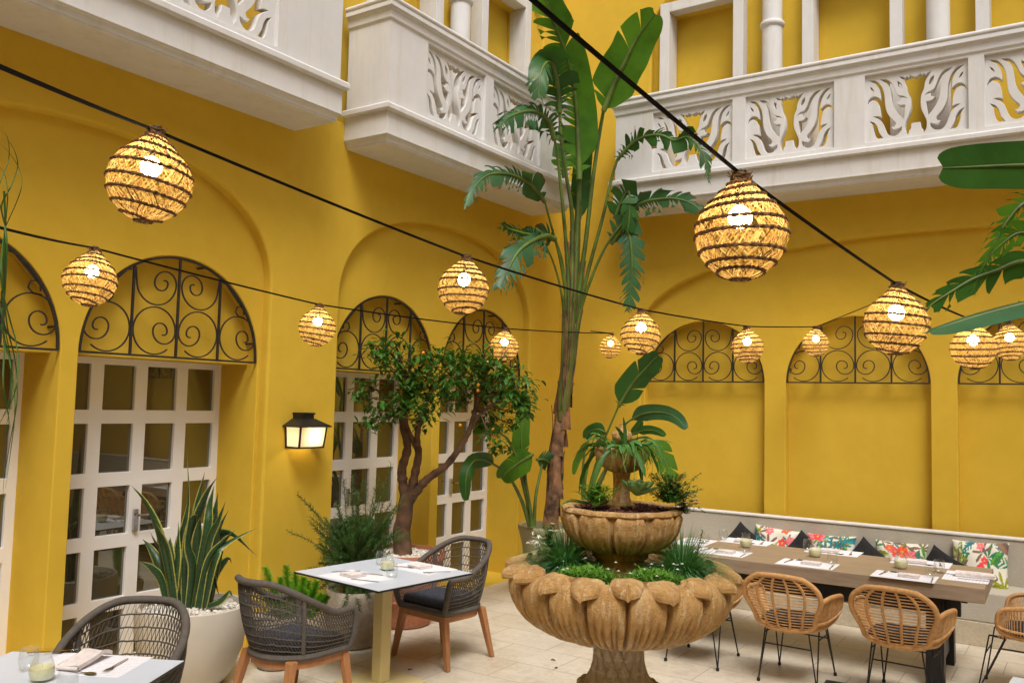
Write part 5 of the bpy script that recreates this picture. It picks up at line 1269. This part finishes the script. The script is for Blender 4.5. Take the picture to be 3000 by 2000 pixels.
# young bird of paradise in the same planter
yb = thing('bird_of_paradise', 'young bird of paradise with broad leaves left of the palm trunk', 'plant', (pc.x-.12, pc.y-.1, .46))
Q = PX(-4.70, 8.0)
QL = lambda pts, hw, n, seed, mat='banana', off=0.0, **k: leaf_part(yb, 'leaf', [Q(x, y, off+(o[0] if o else 0)) for x, y, *o in pts], hw, n, seed, mat, **k)
for l, r0, o in (([(1556, 1540), (1548, 1490), (1538, 1420), (1531, 1340)], .030, .0), ([(1552, 1540), (1530, 1470), (1500, 1410), (1470, 1375), (1444, 1358)], .024, .05), ([(1560, 1540), (1545, 1470), (1528, 1400), (1515, 1350), (1490, 1290), (1465, 1268)], .022, .08), ([(1564, 1540), (1570, 1450), (1582, 1390), (1588, 1360)], .022, .06), ([(1558, 1540), (1552, 1480), (1540, 1400), (1545, 1345)], .024, .12)): stalkp(yb, [Q(x, y, o) for x, y in l], r0, .010)
QL([(1531, 1345), (1527, 1290), (1531, 1230), (1536, 1180), (1541, 1150)], .105, 24, 21, 'banana', 0, tear=.10, droop=(.1, .1), gap=.05)
QL([(1446, 1358), (1420, 1345), (1390, 1348), (1368, 1385), (1364, 1440), (1367, 1465)], .10, 24, 22, 'banana_dark', .06, tear=.06, droop=(.7, .7))
QL([(1560, 1330), (1535, 1345), (1505, 1365), (1480, 1385), (1468, 1400)], .15, 22, 23, 'banana', .14, tear=.10, droop=(.45, .9), ang=75)
QL([(1572, 1345), (1595, 1345), (1615, 1360), (1628, 1390), (1626, 1425)], .12, 22, 24, 'banana_blue', .08, tear=.25, droop=(.3, .5), gap=.08)
QL([(1466, 1268), (1440, 1252), (1410, 1255), (1385, 1268)], .06, 14, 25, 'banana', .1, tear=.05, droop=(.4, .4))
# bird of paradise behind the fountain
bp_ = thing('bird_of_paradise', 'bird of paradise rising behind the fountain with leaves fanned to the right', 'plant', (-4.0, 8.10, .40))
Z8 = PX(-9, 8.0); stem0 = Z8(1716, 1480, .0)
bp_.location = (stem0.x, stem0.y+.05, .40)
BL = lambda pts, hw, n, seed, mat='banana', off=0.0, **k: leaf_part(bp_, 'leaf', [Z8(x, y, off+(o[0] if o else 0)) for x, y, *o in pts], hw, n, seed, mat, **k)
for l, r0, o in (([(1716, 1500), (1735, 1400), (1770, 1290), (1812, 1190)], .024, .0), ([(1720, 1500), (1745, 1400), (1790, 1300), (1830, 1245), (1850, 1228)], .022, .05), ([(1722, 1500), (1760, 1400), (1820, 1310), (1880, 1280), (1908, 1285)], .022, .1), ([(1714, 1500), (1715, 1400), (1740, 1310), (1775, 1265)], .02, .03), ([(1724, 1500), (1770, 1390), (1815, 1300), (1865, 1265)], .02, .08), ([(1712, 1500), (1706, 1420), (1712, 1330), (1725, 1290)], .02, .1)): stalkp(bp_, [Z8(x, y, o) for x, y in l], r0, .009)
BL([(1812, 1190), (1838, 1145), (1866, 1105), (1890, 1080), (1912, 1055), (1930, 1040)], .165, 26, 31, 'banana_dark', 0, tear=.07, droop=(.15, .15), gap=.06)
BL([(1850, 1228), (1880, 1212), (1917, 1206), (1955, 1210), (1985, 1225), (2012, 1255)], .10, 26, 32, 'banana_blue', .05, tear=.03, droop=(.5, .5))
BL([(1908, 1285), (1930, 1312), (1946, 1345), (1957, 1375), (1964, 1402)], .135, 24, 33, 'banana', .1, tear=.20, droop=(.2, .2), gap=.10)
BL([(1865, 1265), (1895, 1258), (1925, 1262), (1950, 1275)], .055, 16, 34, 'banana_dark', .1, tear=.05, droop=(.4, .4))
BL([(1850, 1275), (1868, 1250), (1878, 1232)], .05, 12, 35, 'banana_dark', .05)
BL([(1775, 1265), (1750, 1255), (1728, 1262), (1715, 1282)], .08, 16, 36, 'banana_dark', .05, tear=.05, droop=(.5, .5))
BL([(1725, 1290), (1712, 1310), (1690, 1350), (1680, 1390)], .05, 14, 37, 'banana', .1, tear=.05, droop=(.3, .3))
bpp = planter('planter', (bp_.location.x, bp_.location.y, 0), [(.02, .002), (.17, .002), (.18, .02), (.23, .36), (.245, .40), (.23, .415), (.215, .405), (.20, .37), (.02, .37)], M['pot_olive'], 'smaller olive planter hidden behind the fountain bowls')

# ------------------------------------------------------------------ big leaves reaching in at the right edge
rb = thing('banana_plant', 'big glossy banana leaves reaching in from the right picture edge', 'plant', (.95, 3.9, 0))
DR = 4.2
RB = lambda pts, hw, n, seed, mat, **k: leaf_part(rb, 'leaf', [at_d(x, y, DR+(o[0] if o else 0)) for x, y, *o in pts], hw, n, seed, mat, **k)
RB([(3330, 500, .1), (3200, 486), (3080, 482), (2960, 483), (2850, 487), (2762, 490)], .155, 34, 41, 'banana_dark', tear=.03, droop=(.12, .10), prof=lambda t: 1 if t < .72 else max(0, 1-((t-.72)/.28)**2.6)**.55)
RB([(3180, 520), (3080, 560), (3000, 592), (2955, 640), (2925, 690), (2900, 745), (2870, 800), (2850, 850)], .105, 20, 42, 'banana', tear=.75, droop=(.25, .25), gap=.28, ang=48)
RB([(3200, 740), (3080, 760), (2985, 765), (2920, 790), (2850, 815), (2790, 850), (2735, 885), (2712, 905)], .125, 24, 43, 'banana_dark', tear=.5, droop=(.5, .9), gap=.2, ang=55)
RB([(3180, 700, -.1), (3060, 690, -.1), (2990, 680, -.1), (2950, 700, -.1), (2905, 740, -.1)], .09, 26, 44, 'banana', tear=.4, droop=(.7, .9), gap=.25)
RB([(3240, 855, -.5), (3120, 868, -.5), (3000, 890, -.5), (2880, 920, -.5), (2780, 950, -.5), (2722, 968, -.5)], .165, 34, 45, 'banana_blue', tear=.0, droop=(.15, .9), face=(-.3, -.5, .55))
sb = at_d(3330, 1100, DR); rb.location = (sb.x, sb.y, 0)
for o in list(rb.children): o.location = V((-sb.x+.95, -sb.y+3.9, 0))
s = MB(); base = V((sb.x, sb.y, 0))
for tgt in ((3330, 500, .1), (3180, 520, 0), (3200, 740, 0), (3180, 700, -.1), (3240, 855, -.5)):
    e = at_d(tgt[0], tgt[1], DR+tgt[2]); s.tube(catmull([base, base.lerp(V((base.x, base.y, e.z)), .7), e], 8), .022, 8)
so = s.build('leaf_stalk', M['stalk'], rb, 60); 
for v in so.data.vertices: v.co = v.co - V((sb.x, sb.y, 0))

# ------------------------------------------------------------------ thin hanging plant at the left edge
hg = thing('spider_plant', 'thin curling grassy blades hanging in at the left picture edge', 'plant', at_d(12, 650, 2.6)); mb = MB(); rnd = random.Random(77)
for l in ([(12, 650), (5, 600), (35, 540), (52, 480), (30, 420), (-10, 400)], [(16, 665), (60, 560), (58, 500), (20, 440), (-30, 400)], [(14, 660), (-5, 560), (25, 470), (20, 400), (-20, 380)], [(18, 640), (22, 560), (8, 500), (-30, 470)], [(14, 660), (20, 720), (14, 860), (2, 960), (-20, 1010)], [(10, 850), (22, 960), (45, 1060), (50, 1170), (32, 1280), (12, 1400), (8, 1470)], [(8, 860), (30, 940), (52, 1030), (48, 1130), (22, 1200), (-5, 1240)], [(6, 900), (14, 1000), (32, 1080), (24, 1180), (-10, 1260)], [(4, 900), (12, 1010), (10, 1130), (26, 1230), (20, 1290)], [(2, 950), (30, 1060), (44, 1190), (30, 1330), (16, 1430)], [(10, 700), (2, 800), (10, 900), (4, 1000)], [(-10, 880), (18, 980), (36, 1110), (18, 1250), (-10, 1310)]):
    c = catmull([at_d(x, y, 2.6+rnd.uniform(-.12, .12)) for x, y in l], 7); n = len(c); w_ = rnd.uniform(.0016, .0036)
    mb.grid([[p-RGT*w_*(1-(i/n)**2), p+FWD*w_*.5, p+RGT*w_*(1-(i/n)**2)] for i, p in enumerate(c)])
mb.tube([at_d(12, 560, 2.6), at_d(16, 650, 2.6), at_d(10, 760, 2.6), at_d(8, 880, 2.6), at_d(-40, 900, 2.6)], .003, 6)
mb.build('blades', M['needle'], hg, 60, True)

# ------------------------------------------------------------------ citrus tree in terracotta
TP = V((-5.10, 6.00, 0)); DT = None
tp = planter('planter', TP, [(r*.86, z*1.29) for r, z in [(.02, .002), (.27, .002), (.295, .015), (.31, .06), (.335, .15), (.350, .165), (.354, .18), (.343, .19), (.365, .30), (.390, .40), (.400, .425), (.425, .435), (.43, .47), (.42, .485), (.395, .485), (.385, .44), (.02, .44)]], M['terracotta'], 'wide terracotta planter under the citrus tree', 64)
pebbles(TP, .325, .582, 900, 9, 'white pebbles around the citrus trunk')
DT = depth(TP+V((0, 0, 1.4)))
ct = thing('citrus_tree', 'small orange tree with forked brown trunk between the french doors', 'tree', TP+V((0, 0, .57)))
C = lambda x, y, o=0: at_d(x, y, DT+o)
def limb(pts, r): 
    q = catmull([C(*p) for p in pts], 7); mb.tube(q, [.86*lerp(r[0], r[1], i/(len(q)-1))*(1+.09*math.sin(i*1.7)+.05*math.sin(i*4.1)) for i in range(len(q))], 10)
mb = MB()
base_ = TP+V((0, 0, .55)); 
q = catmull([base_, C(1176, 1560), C(1184, 1520), C(1190, 1470), C(1200, 1440)], 7); mb.tube(q, [lerp(.085, .062, i/(len(q)-1)) for i in range(len(q))], 12)
limb([(1190, 1475), (1180, 1410), (1178, 1370), (1194, 1310), (1182, 1250), (1180, 1190), (1200, 1130), (1190, 1090)], (.055, .026))
limb([(1202, 1450), (1215, 1390), (1226, 1330), (1222, 1280), (1235, 1210), (1262, 1150)], (.050, .020))
limb([(1228, 1330), (1210, 1290), (1190, 1240), (1195, 1180)], (.030, .018))
limb([(1198, 1470), (1235, 1420), (1262, 1395), (1310, 1360), (1350, 1305), (1375, 1260), (1395, 1190), (1400, 1140)], (.048, .020))
limb([(1375, 1260), (1410, 1210), (1450, 1180), (1480, 1150)], (.022, .010)); limb([(1190, 1110), (1165, 1060), (1140, 1030), (1110, 1010)], (.020, .006)); limb([(1255, 1160), (1290, 1110), (1320, 1070)], (.018, .007)); limb([(1200, 1140), (1165, 1170), (1120, 1220)], (.012, .004)); limb([(1172, 1090), (1170, 1050), (1160, 1015)], (.014, .005))
mb.build('trunk', M['bark'], ct, 60, True)
cr = MB(); tw = MB(); rnd = random.Random(99)
CL = [(1100, 1020, 26, 60), (1160, 1010, 22, 45), (1130, 1060, 26, 60), (1075, 1130, 26, 55), (1050, 1155, 14, 22), (1110, 1200, 26, 65), (1090, 1235, 18, 35), (1200, 1075, 34, 120), (1260, 1060, 34, 140), (1320, 1050, 34, 150), (1380, 1060, 36, 160), (1430, 1070, 34, 140), (1475, 1100, 36, 160), (1515, 1130, 32, 130), (1530, 1170, 26, 100), (1490, 1170, 32, 120), (1440, 1150, 34, 130), (1390, 1120, 36, 150), (1330, 1110, 36, 150), (1270, 1120, 36, 150), (1220, 1150, 36, 150), (1180, 1180, 30, 110), (1250, 1190, 30, 100), (1300, 1160, 26, 80), (1240, 1230, 22, 60), (1150, 1220, 18, 40), (1420, 1230, 26, 80), (1440, 1275, 20, 50), (1460, 1310, 16, 40), (1495, 1240, 18, 40), (1350, 1170, 22, 60), (1540, 1210, 14, 30), (1190, 1125, 26, 80)]
for x, y, r, n in CL:
    oc = rnd.uniform(-.28, .22); c = C(x, y, oc); rm = r*DT/FPX; axis = C(1230 if x < 1300 else 1390, 1180)
    tw.tube([axis.lerp(c, .35), axis.lerp(c, .7)+V((0, 0, -.02)), c], .006, 5)
    for k in range(6):
        e = c+V((rnd.gauss(0, rm*.8), rnd.gauss(0, rm*.9), rnd.gauss(0, rm*.6))); tw.tube([c, c.lerp(e, .5)+V((0, 0, .01)), e], .0025, 4)
    for i in range(int(n*(.78 if x > 1190 else 1.0))):
        p = c+V((rnd.gauss(0, rm*.75), rnd.gauss(0, rm*1.1), rnd.gauss(0, rm*.66))); a = rnd.uniform(0, 6.28); d = V((math.cos(a), math.sin(a), rnd.uniform(-.7, .5))); blade(cr, p, d, rnd.uniform(.055, .092), rnd.uniform(.015, .025), rnd.uniform(.3, 1.1), 3, 0, .35)
cr.build('crown', M['citrus'], ct, 60, True); tw.build('twigs', M['bark'], ct, 60, True)
for i, (x, y) in enumerate(((1240, 1033), (1401, 1127), (1400, 1144), (1445, 1257), (1442, 1280), (1348, 1245))):
    mb = MB(); mb.sphere((0, 0, 0), .015, 12); o = mb.build('orange', M['orange'], ct); o.location = C(x, y, -.22)-ct.location

# ------------------------------------------------------------------ snake plant
SP = V((-5.17, 3.88, 0))
sp_ = planter('planter', SP, [(r*1.12, z*.875) for r, z in [(.02, .002), (.17, .002), (.20, .01), (.255, .10), (.305, .26), (.325, .42), (.328, .54), (.322, .595), (.315, .603), (.300, .600), (.295, .55), (.02, .55)]], M['pot_cream'], 'tall rounded cream planter holding the snake plant', 64)
pebbles(SP, .315, .490, 560, 15, 'white pebbles around the snake plant')
sn = thing('snake_plant', 'tall variegated snake plant with yellow leaf margins', 'plant', SP+V((0, 0, .48))); DS = depth(SP+V((0, 0, .8)))
mb = MB(); rnd = random.Random(17)
Z7 = lambda x, y, o=0: at_d(x/2.119, 1260+y/2.119, DS+o)
SN = [((1150, 1110), (1130, 700), (1165, 420), (1160, 120), .030), ((1085, 1110), (1000, 700), (910, 470), (815, 340), .030), ((1200, 1110), (1215, 700), (1235, 450), (1272, 255), .034), ((1180, 1110), (1190, 700), (1270, 430), (1347, 290), .030), ((1240, 1110), (1290, 750), (1330, 550), (1352, 385), .032), ((1230, 1110), (1290, 700), (1350, 560), (1402, 435), .028), ((1060, 1110), (1000, 750), (960, 560), (905, 430), .036), ((1260, 1110), (1330, 800), (1400, 700), (1610, 598), .030), ((1250, 1100), (1330, 720), (1420, 640), (1597, 782), .030), ((1050, 1110), (990, 850), (940, 740), (885, 672), .028), ((1040, 1110), (1000, 930), (940, 850), (862, 808), .024), ((1250, 1110), (1310, 900), (1350, 650), (1420, 490), .030), ((1150, 1110), (1160, 800), (1200, 560), (1235, 535), .034), ((1110, 1110), (1110, 800), (1150, 600), (1172, 418), .034), ((1070, 1110), (1090, 850), (1100, 700), (1107, 560), .030), ((1060, 1110), (1020, 800), (960, 700), (932, 628), .028), ((1230, 1110), (1250, 850), (1300, 700), (1340, 500), .034), ((1280, 1100), (1300, 860), (1335, 960), (1362, 1030), .022), ((1270, 1110), (1340, 900), (1410, 800), (1440, 825), .020), ((1290, 1090), (1360, 1060), (1420, 1000), (1445, 1030), .022), ((1200, 1110), (1220, 800), (1230, 640), (1245, 530), .034), ((1120, 1110), (1060, 800), (1050, 700), (1060, 660), .028), ((1090, 1110), (1060, 950), (1070, 880), (1062, 830), .024), ((1300, 1110), (1350, 850), (1380, 720), (1395, 610), .028), ((1130, 1110), (1130, 900), (1110, 780), (1110, 700), .028), ((1170, 1110), (1200, 850), (1170, 700), (1185, 480), .030), ((1220, 1110), (1290, 820), (1390, 690), (1460, 620), .022), ((1010, 1110), (960, 1080), (900, 1070), (850, 1080), .018), ((1180, 1110), (1280, 640), (1300, 480), (1330, 340), .026), ((1090, 1110), (1040, 780), (990, 640), (955, 560), .030)]
for b, m1, m2, e, w_ in SN:
    o = rnd.uniform(-.10, .14); dl = rnd.uniform(-.06, .06); c = catmull([Z7(b[0], b[1], o*.6), Z7(m1[0], m1[1], o), Z7(m2[0], m2[1], o+dl), Z7(e[0], e[1], o+dl*2)], 8); n = len(c); tw_ = rnd.uniform(-.7, .7); rows = []; cols = []
    for i, p in enumerate(c):
        t_ = i/(n-1); T = (c[min(i+1, n-1)]-c[max(i-1, 0)]).normalized(); S = T.cross(FWD).normalized(); an = tw_+t_*rnd.choice((.5, .5, .6))*1.2*(1 if tw_ > 0 else -1); S = S*math.cos(an)+FWD*math.sin(an); Nn = S.cross(T)
        w2 = w_*(.75+.5*math.sin(t_*math.pi*.8))*(1 if t_ < .45 else max(.015, 1-((t_-.45)/.55)**1.35)); row = []
        for k in (-1, -.82, -.77, -.35, 0, .35, .77, .82, 1): row.append(p+S*w2*k+Nn*w2*.45*k*k); cols.append((.44, .42, .10, 1) if abs(k) > .79 else (.030, .078, .026, 1))
        rows.append(row)
    mb.grid(rows, 0, cols)
mb.build('leaves', M['sansev'], sn, 60, True)

# ------------------------------------------------------------------ needle shrub in clay pot, foxtail fern
GP = V((-4.93, 5.22, 0))
planter('planter', GP, [(.02, .002), (.13, .002), (.15, .01), (.20, .12), (.232, .26), (.238, .36), (.228, .43), (.222, .445), (.21, .447), (.205, .43), (.02, .41)], M['pot_grey'], 'mottled clay planter with the dark needle shrub by the pier', 56, .008)
ns = thing('needle_shrub', 'dark feathery shrub with needle leaves in the clay planter', 'shrub', GP+V((0, 0, .41))); mb = MB(); st_ = MB(); rnd = random.Random(55); DG = depth(GP+V((0, 0, .7)))
tips = [(880, 1487), (900, 1520), (1000, 1440), (1060, 1410), (1130, 1450), (1170, 1500), (1160, 1560), (930, 1600), (950, 1560), (1020, 1470), (1090, 1430), (1150, 1480), (1040, 1420), (1100, 1500), (1000, 1520), (1180, 1540), (960, 1640), (1120, 1400), (985, 1480), (1140, 1620)]
b0v = ns.location.copy()
for i in range(430):
    x, y = tips[i % 20]; e = at_d(x+rnd.gauss(0, 16), y+rnd.gauss(0, 22), DG+rnd.uniform(-.22, .16)); 
    if i >= 40: e = b0v+V((rnd.gauss(0, .13), rnd.gauss(0, .15), rnd.uniform(.08, .60)))
    if i > 412: e = b0v+V((rnd.uniform(-.05, .27), rnd.uniform(-.3, .2), rnd.uniform(-.12, .1)))
    b = b0v+V((rnd.uniform(-.07, .07), rnd.uniform(-.07, .07), -.01)); m_ = b.lerp(e, .55)+V((0, 0, .09)); c = catmull([b, m_, e], 9); st_.tube(c, .0022, 4)
    for p, p2 in zip(c[3:-1], c[4:]):
        T = (p2-p).normalized()
        for k in range(9):
            a = rnd.uniform(0, 6.28); o = T.orthogonal().normalized(); o2 = T.cross(o); d = T*.75+o*math.cos(a)+o2*math.sin(a); q = p.lerp(p2, k/6); L = rnd.uniform(.022, .038); s_ = d.cross(FWD).normalized()*.0016; d = d.normalized(); mb.add([q-s_, q+s_, q+d*L+s_*.4, q+d*L-s_*.4], [(0, 1, 2, 3)])
mb.build('foliage', M['needle'], ns, 60, True); st_.build('branches', M['bark'], ns, 60, True)
FP = V((-4.98, 4.47, 0))
planter('planter', FP, [(.02, .002), (.11, .002), (.13, .02), (.165, .22), (.175, .34), (.170, .36), (.155, .355), (.02, .33)], M['pot_grey'], 'small clay planter behind the near rope armchair, holding the foxtail fern', 40)
ff = thing('foxtail_fern', 'bright green foxtail fern behind the grey rope armchair', 'fern', FP+V((0, 0, .33))); mb = MB(); rnd = random.Random(61); DF = depth(FP+V((0, 0, .6)))
for (x, y) in ((776, 1660), (838, 1655), (865, 1675), (890, 1690), (905, 1700), (920, 1735), (945, 1740), (960, 1745), (800, 1720), (750, 1705), (880, 1720), (850, 1700), (930, 1700), (905, 1755), (820, 1690), (790, 1735), (870, 1750), (895, 1730)):
    e = at_d(x, y, DF+rnd.uniform(-.12, .1)); b = at_d(x*.4+862*.6, 1825, depth(e)); c = catmull([b, b.lerp(e, .55)+V((0, 0, .015)), e], 26); n = len(c)
    for i, (p, p2) in enumerate(zip(c[6:-1], c[7:])):
        t_ = i/n; T = (p2-p).normalized(); o = T.orthogonal().normalized(); o2 = T.cross(o); wd = .042*math.sin((.12+.86*t_)*math.pi)**.6
        for k in range(15):
            a = rnd.uniform(0, 6.28); d = (T*.6+o*math.cos(a)+o2*math.sin(a)).normalized(); s_ = d.cross(FWD).normalized()*.0017; L = wd*rnd.uniform(.7, 1.15); mb.add([p-s_, p+s_, p+d*L+s_*.5, p+d*L-s_*.5], [(0, 1, 2, 3)])
mb.build('fronds', M['fern'], ff, 60, True)

# ------------------------------------------------------------------ a few dry leaves on the floor
mb = MB(); blade(mb, (0, 0, .004), (1, 0, .25), .045, .012, .5, 4, 0, .5); lf0 = None
for x, y, a in ((1614, 1932, 0), (1195, 1963, 1.2), (1630, 1958, 2.2), (1690, 1880, 4)):
    if lf0 is None: lf0 = o = mb.build('fallen_leaf', M['bark'], None, 60)
    else: o = lf0.copy(); COL.objects.link(o)
    o.location = at_z(x, y, 0); o.rotation_euler = (0, 0, a); tag(o, 'small dry brown leaf fallen on the travertine floor', 'fallen leaf', 'dry leaves on the floor')
# ------------------------------------------------------------------ light strings and woven lanterns
LPOS = [(342, 415, 197, 'B'), (209, 643, 122, 'A'), (728, 752, 87, 'A'), (1064, 662, 122, 'B'), (1158, 797, 70, 'A'), (1402, 797, 52, 'A'), (1472, 768, 94, 'B'), (1700, 535, 222, 'C'), (1717, 796, 76, 'B'), (1874, 788, 62, 'B'), (2058, 742, 148, 'C'), (2236, 798, 102, 'C'), (2320, 788, 80, 'C')]
LAB = ['large woven straw lantern at upper left above the door arch', 'straw lantern in front of the left edge of the big lunette grille', 'straw lantern above the black wall lantern', 'straw lantern above the round-headed grilles left of the palm', 'small straw lantern just above the citrus crown', 'smallest straw lantern right beside the palm trunk, half behind its neighbour', 'straw lantern over the fountain finial', 'largest straw lantern, high right of the palm', 'straw lantern before the leftmost blind arch of the back wall', 'small straw lantern at the left side of the middle blind arch', 'large straw lantern before the middle blind arch', 'straw lantern under the blue-green leaf, left of a pair', 'straw lantern at the right picture edge, right of a pair']
SCL = [.855, .844, .776, .783, .823, .746, .833, .84, .832, .78, .84, .84, .84]
K = 3000/2352
def lantern_mesh(seed, dia):
    rnd = random.Random(seed); r0 = dia/2
    prof = [(-.515, .10), (-.485, .36), (-.42, .56), (-.345, .72), (-.26, .85), (-.16, .94), (-.06, .992), (.03, 1.0), (.12, .955), (.20, .88), (.28, .775), (.36, .62), (.43, .48), (.49, .36), (.54, .25), (.60, .19)]
    H = lambda q: q*dia
    def rad(z):
        for (a, ra), (b, rb) in zip(prof[:-1], prof[1:]):
            if z <= b: return lerp(ra, rb, (z-a)/(b-a))*r0
        return prof[-1][1]*r0
    bands = [-.505, -.44, -.34, -.20, -.04, .12, .26, .38, .48, .57]
    ph = rnd.uniform(0, 6.28); tilt = [rnd.uniform(.02, .055) for _ in bands]; wob = [rnd.uniform(-.012, .012) for _ in bands]
    bz = lambda i, a: bands[i]+wob[i]+tilt[i]*math.cos(a-ph-i*.25) if i else bands[0]
    def P(z, a, o=0):
        z = max(-.513, min(.598, z)); r = rad(z)*(1+.025*math.sin(3*a+seed)+.012*math.sin(7*a+z*9))+o; return V((r*math.cos(a), r*math.sin(a), H(z)))
    mb = MB()
    for b in range(len(bands)-1):
        n = int(30+46*rad((bands[b]+bands[b+1])/2)/r0); d = rnd.choice((-1, 1))
        for lay in (0, 1):
            for i in range(n if lay == 0 else int(n*.62)):
                a0 = 2*math.pi*i/n*(1 if lay == 0 else 1/.62)+rnd.uniform(-.06, .06); da = (d if lay == 0 else -d)*rnd.uniform(.16, .34); o = (.0012 if lay == 0 else -.0016)+rnd.uniform(-.001, .001)
                pts = [P(lerp(bz(b, a0), bz(b+1, a0+da), t/3), a0+da*t/3, o) for t in range(4)]
                wd = rnd.uniform(.0016, .0042)*(dia/.285); T = (pts[-1]-pts[0]).normalized(); nn = V((pts[1].x, pts[1].y, 0)).normalized(); sd = T.cross(nn).normalized()*wd/2
                mb.grid([[p-sd for p in pts], [p+sd for p in pts]], 1 if rnd.random() < .11 else 0)
    for b in range(len(bands)):
        for s in (0, math.pi):
            L = 54; pts = []
            for i in range(L):
                a = 2*math.pi*i/L; q = a*15+s; p = P(bz(b, a), a, .002); pts.append(p+V((math.cos(a), math.sin(a), 0))*.0030*math.cos(q)+V((0, 0, .0036*math.sin(q))))
            mb.tube(pts, 0.0042 if 0 < b < len(bands)-1 else .0046, 5, True, 1)
    for i in range(46):                                   # tied straw at the neck and loose ends
        a = rnd.uniform(0, 6.28); z = rnd.uniform(.55, .61); p = V((.024*math.cos(a), .024*math.sin(a), H(z)))
        mb.tube([p, p+V((rnd.uniform(-.02, .02), rnd.uniform(-.02, .02), rnd.uniform(.005, .03)))], .0016, 4, False, 1)
    for k in range(3):
        pts = [V(((.026+.004*math.sin(5*a+k))*math.cos(a), (.026+.004*math.sin(5*a+k))*math.sin(a), H(.575)+.010*k+.003*math.sin(3*a))) for a in [2*math.pi*i/24 for i in range(24)]]; mb.tube(pts, .0045, 5, True, 1)
    for i in range(8):
        a = rnd.uniform(0, 6.28); p = P(-.51, a); mb.tube([p, p+V((rnd.uniform(-.012, .012), rnd.uniform(-.012, .012), -rnd.uniform(.006, .02)))], .0009, 4, False, 0)
    return mb
PROT = {}
TOPS = {'A': [], 'B': [], 'C': []}
for i, (x, y, w_, row) in enumerate(LPOS):
    dep = .34*FPX/(w_*K)*SCL[i]; c = at_d(x*K, y*K, dep); dia = .34*SCL[i]; s = dia/.285*.94
    v = i % 3
    t = thing('woven_lantern', LAB[i], 'lantern', c, R(i*67), 'woven lanterns on the light strings')
    if v not in PROT:
        PROT[v] = (lantern_mesh(11+v, .285).build('shade', [M['wicker'], M['twine']], t, 50),)
        b = MB(); b.sphere((0, 0, .050), .037, 16); PROT[v] += (b.build('bulb', M['bulb'], t),)
        b = MB(); b.lathe([(.002, .195), (.019, .195), (.021, .185), (.019, .135), (.013, .125), (.012, .088), (.002, .086)], 12); PROT[v] += (b.build('lamp_holder', M['black'], t),)
    else:
        for o in PROT[v]:
            q = o.copy(); COL.objects.link(q); q.parent = t
    t.scale = (s, s, s); rl = random.Random(i*7+1); t.rotation_euler = (R(rl.uniform(-5, 5)), R(rl.uniform(-5, 5)), R(i*67))
    TOPS[row].append(V((c.x, c.y, c.z+.185*s)))
def string(pts, label, r=.0044):
    pts = [V(p) for p in pts]; out = []
    for a, b in zip(pts[:-1], pts[1:]):
        L = (b-a).length; sag = .004*L*L
        for i in range(10):
            t = i/10; p = a.lerp(b, t); p.z -= sag*4*t*(1-t)*.5; out.append(p)
    out.append(pts[-1]); mb = MB(); mb.tube(out, r, 7); mb.tube([p+V((.004, 0, r*.9)) for p in out], r*.55, 5)
    return tag(mb.build('light_cable', M['cable'], None), label, 'cable', 'light string cables')
A = sorted(TOPS['A'], key=lambda p: p.y); B = sorted(TOPS['B'], key=lambda p: p.y); C_ = sorted(TOPS['C'], key=lambda p: p.y)
# cables run on out of the picture towards the near wing, and to a hook in the back wall
hook = V((-3.50, YB-.01, 2.97)); hookA = V((-4.95, YB-.01, 2.82)); hookC = V((-.55, YB-.01, 2.98))
a0 = at_d(-60*K, 508*K, 2.9); string([a0+(a0-A[0])*.8, a0]+A+[hookA.lerp(A[-1], .0)], 'thin black cable with small lanterns running across the left wing')
b0 = at_d(-40*K, 138*K, 1.75); string([b0+(b0-B[0])*.8, b0]+B[:4]+[B[4], hook+V((1.9, 0, .12))], 'black cable sloping from upper left to the back wall behind the fountain')
c0 = at_d(1215*K, -4*K, 1.75); string([c0+(c0-C_[0])*.9, c0]+C_+[hookC], 'thick black cable crossing in front of the palm from the top edge')
# ------------------------------------------------------------------ light
w = bpy.data.worlds.new('World'); sc.world = w; w.use_nodes = True; t = w.node_tree
sky = t.nodes.new('ShaderNodeTexSky'); sky.sky_type = 'NISHITA'; sky.sun_disc = False
EL, AZ = 58, 138
sky.sun_elevation = R(EL); sky.sun_rotation = R(AZ); sky.air_density = 1.0; sky.dust_density = 3.0; sky.ozone_density = 1.0
bg = t.nodes['Background']; bg.inputs[1].default_value = 0.12; t.links.new(sky.outputs[0], bg.inputs[0])
ld = bpy.data.lights.new('sun', 'SUN'); ld.energy = 1.5; ld.angle = R(24); ld.color = (1.0, .985, .96)
lo = bpy.data.objects.new('sun', ld); COL.objects.link(lo)
d = V((math.sin(R(AZ))*math.cos(R(EL)), math.cos(R(AZ))*math.cos(R(EL)), math.sin(R(EL))))
lo.rotation_euler = (d).to_track_quat('Z', 'Y').to_euler()
sc.view_settings.view_transform = 'Standard'; sc.view_settings.look = 'None'; sc.view_settings.gamma = 1
sc.view_settings.exposure = 0.80
sc.render.engine = 'CYCLES'; c = sc.cycles
c.use_denoising = True; c.max_bounces = 8; c.diffuse_bounces = 5; c.glossy_bounces = 3; c.transmission_bounces = 4; c.transparent_max_bounces = 10
c.caustics_reflective = False; c.caustics_refractive = False; c.sample_clamp_indirect = 6
try: c.denoiser = 'OPENIMAGEDENOISE'
except Exception: pass
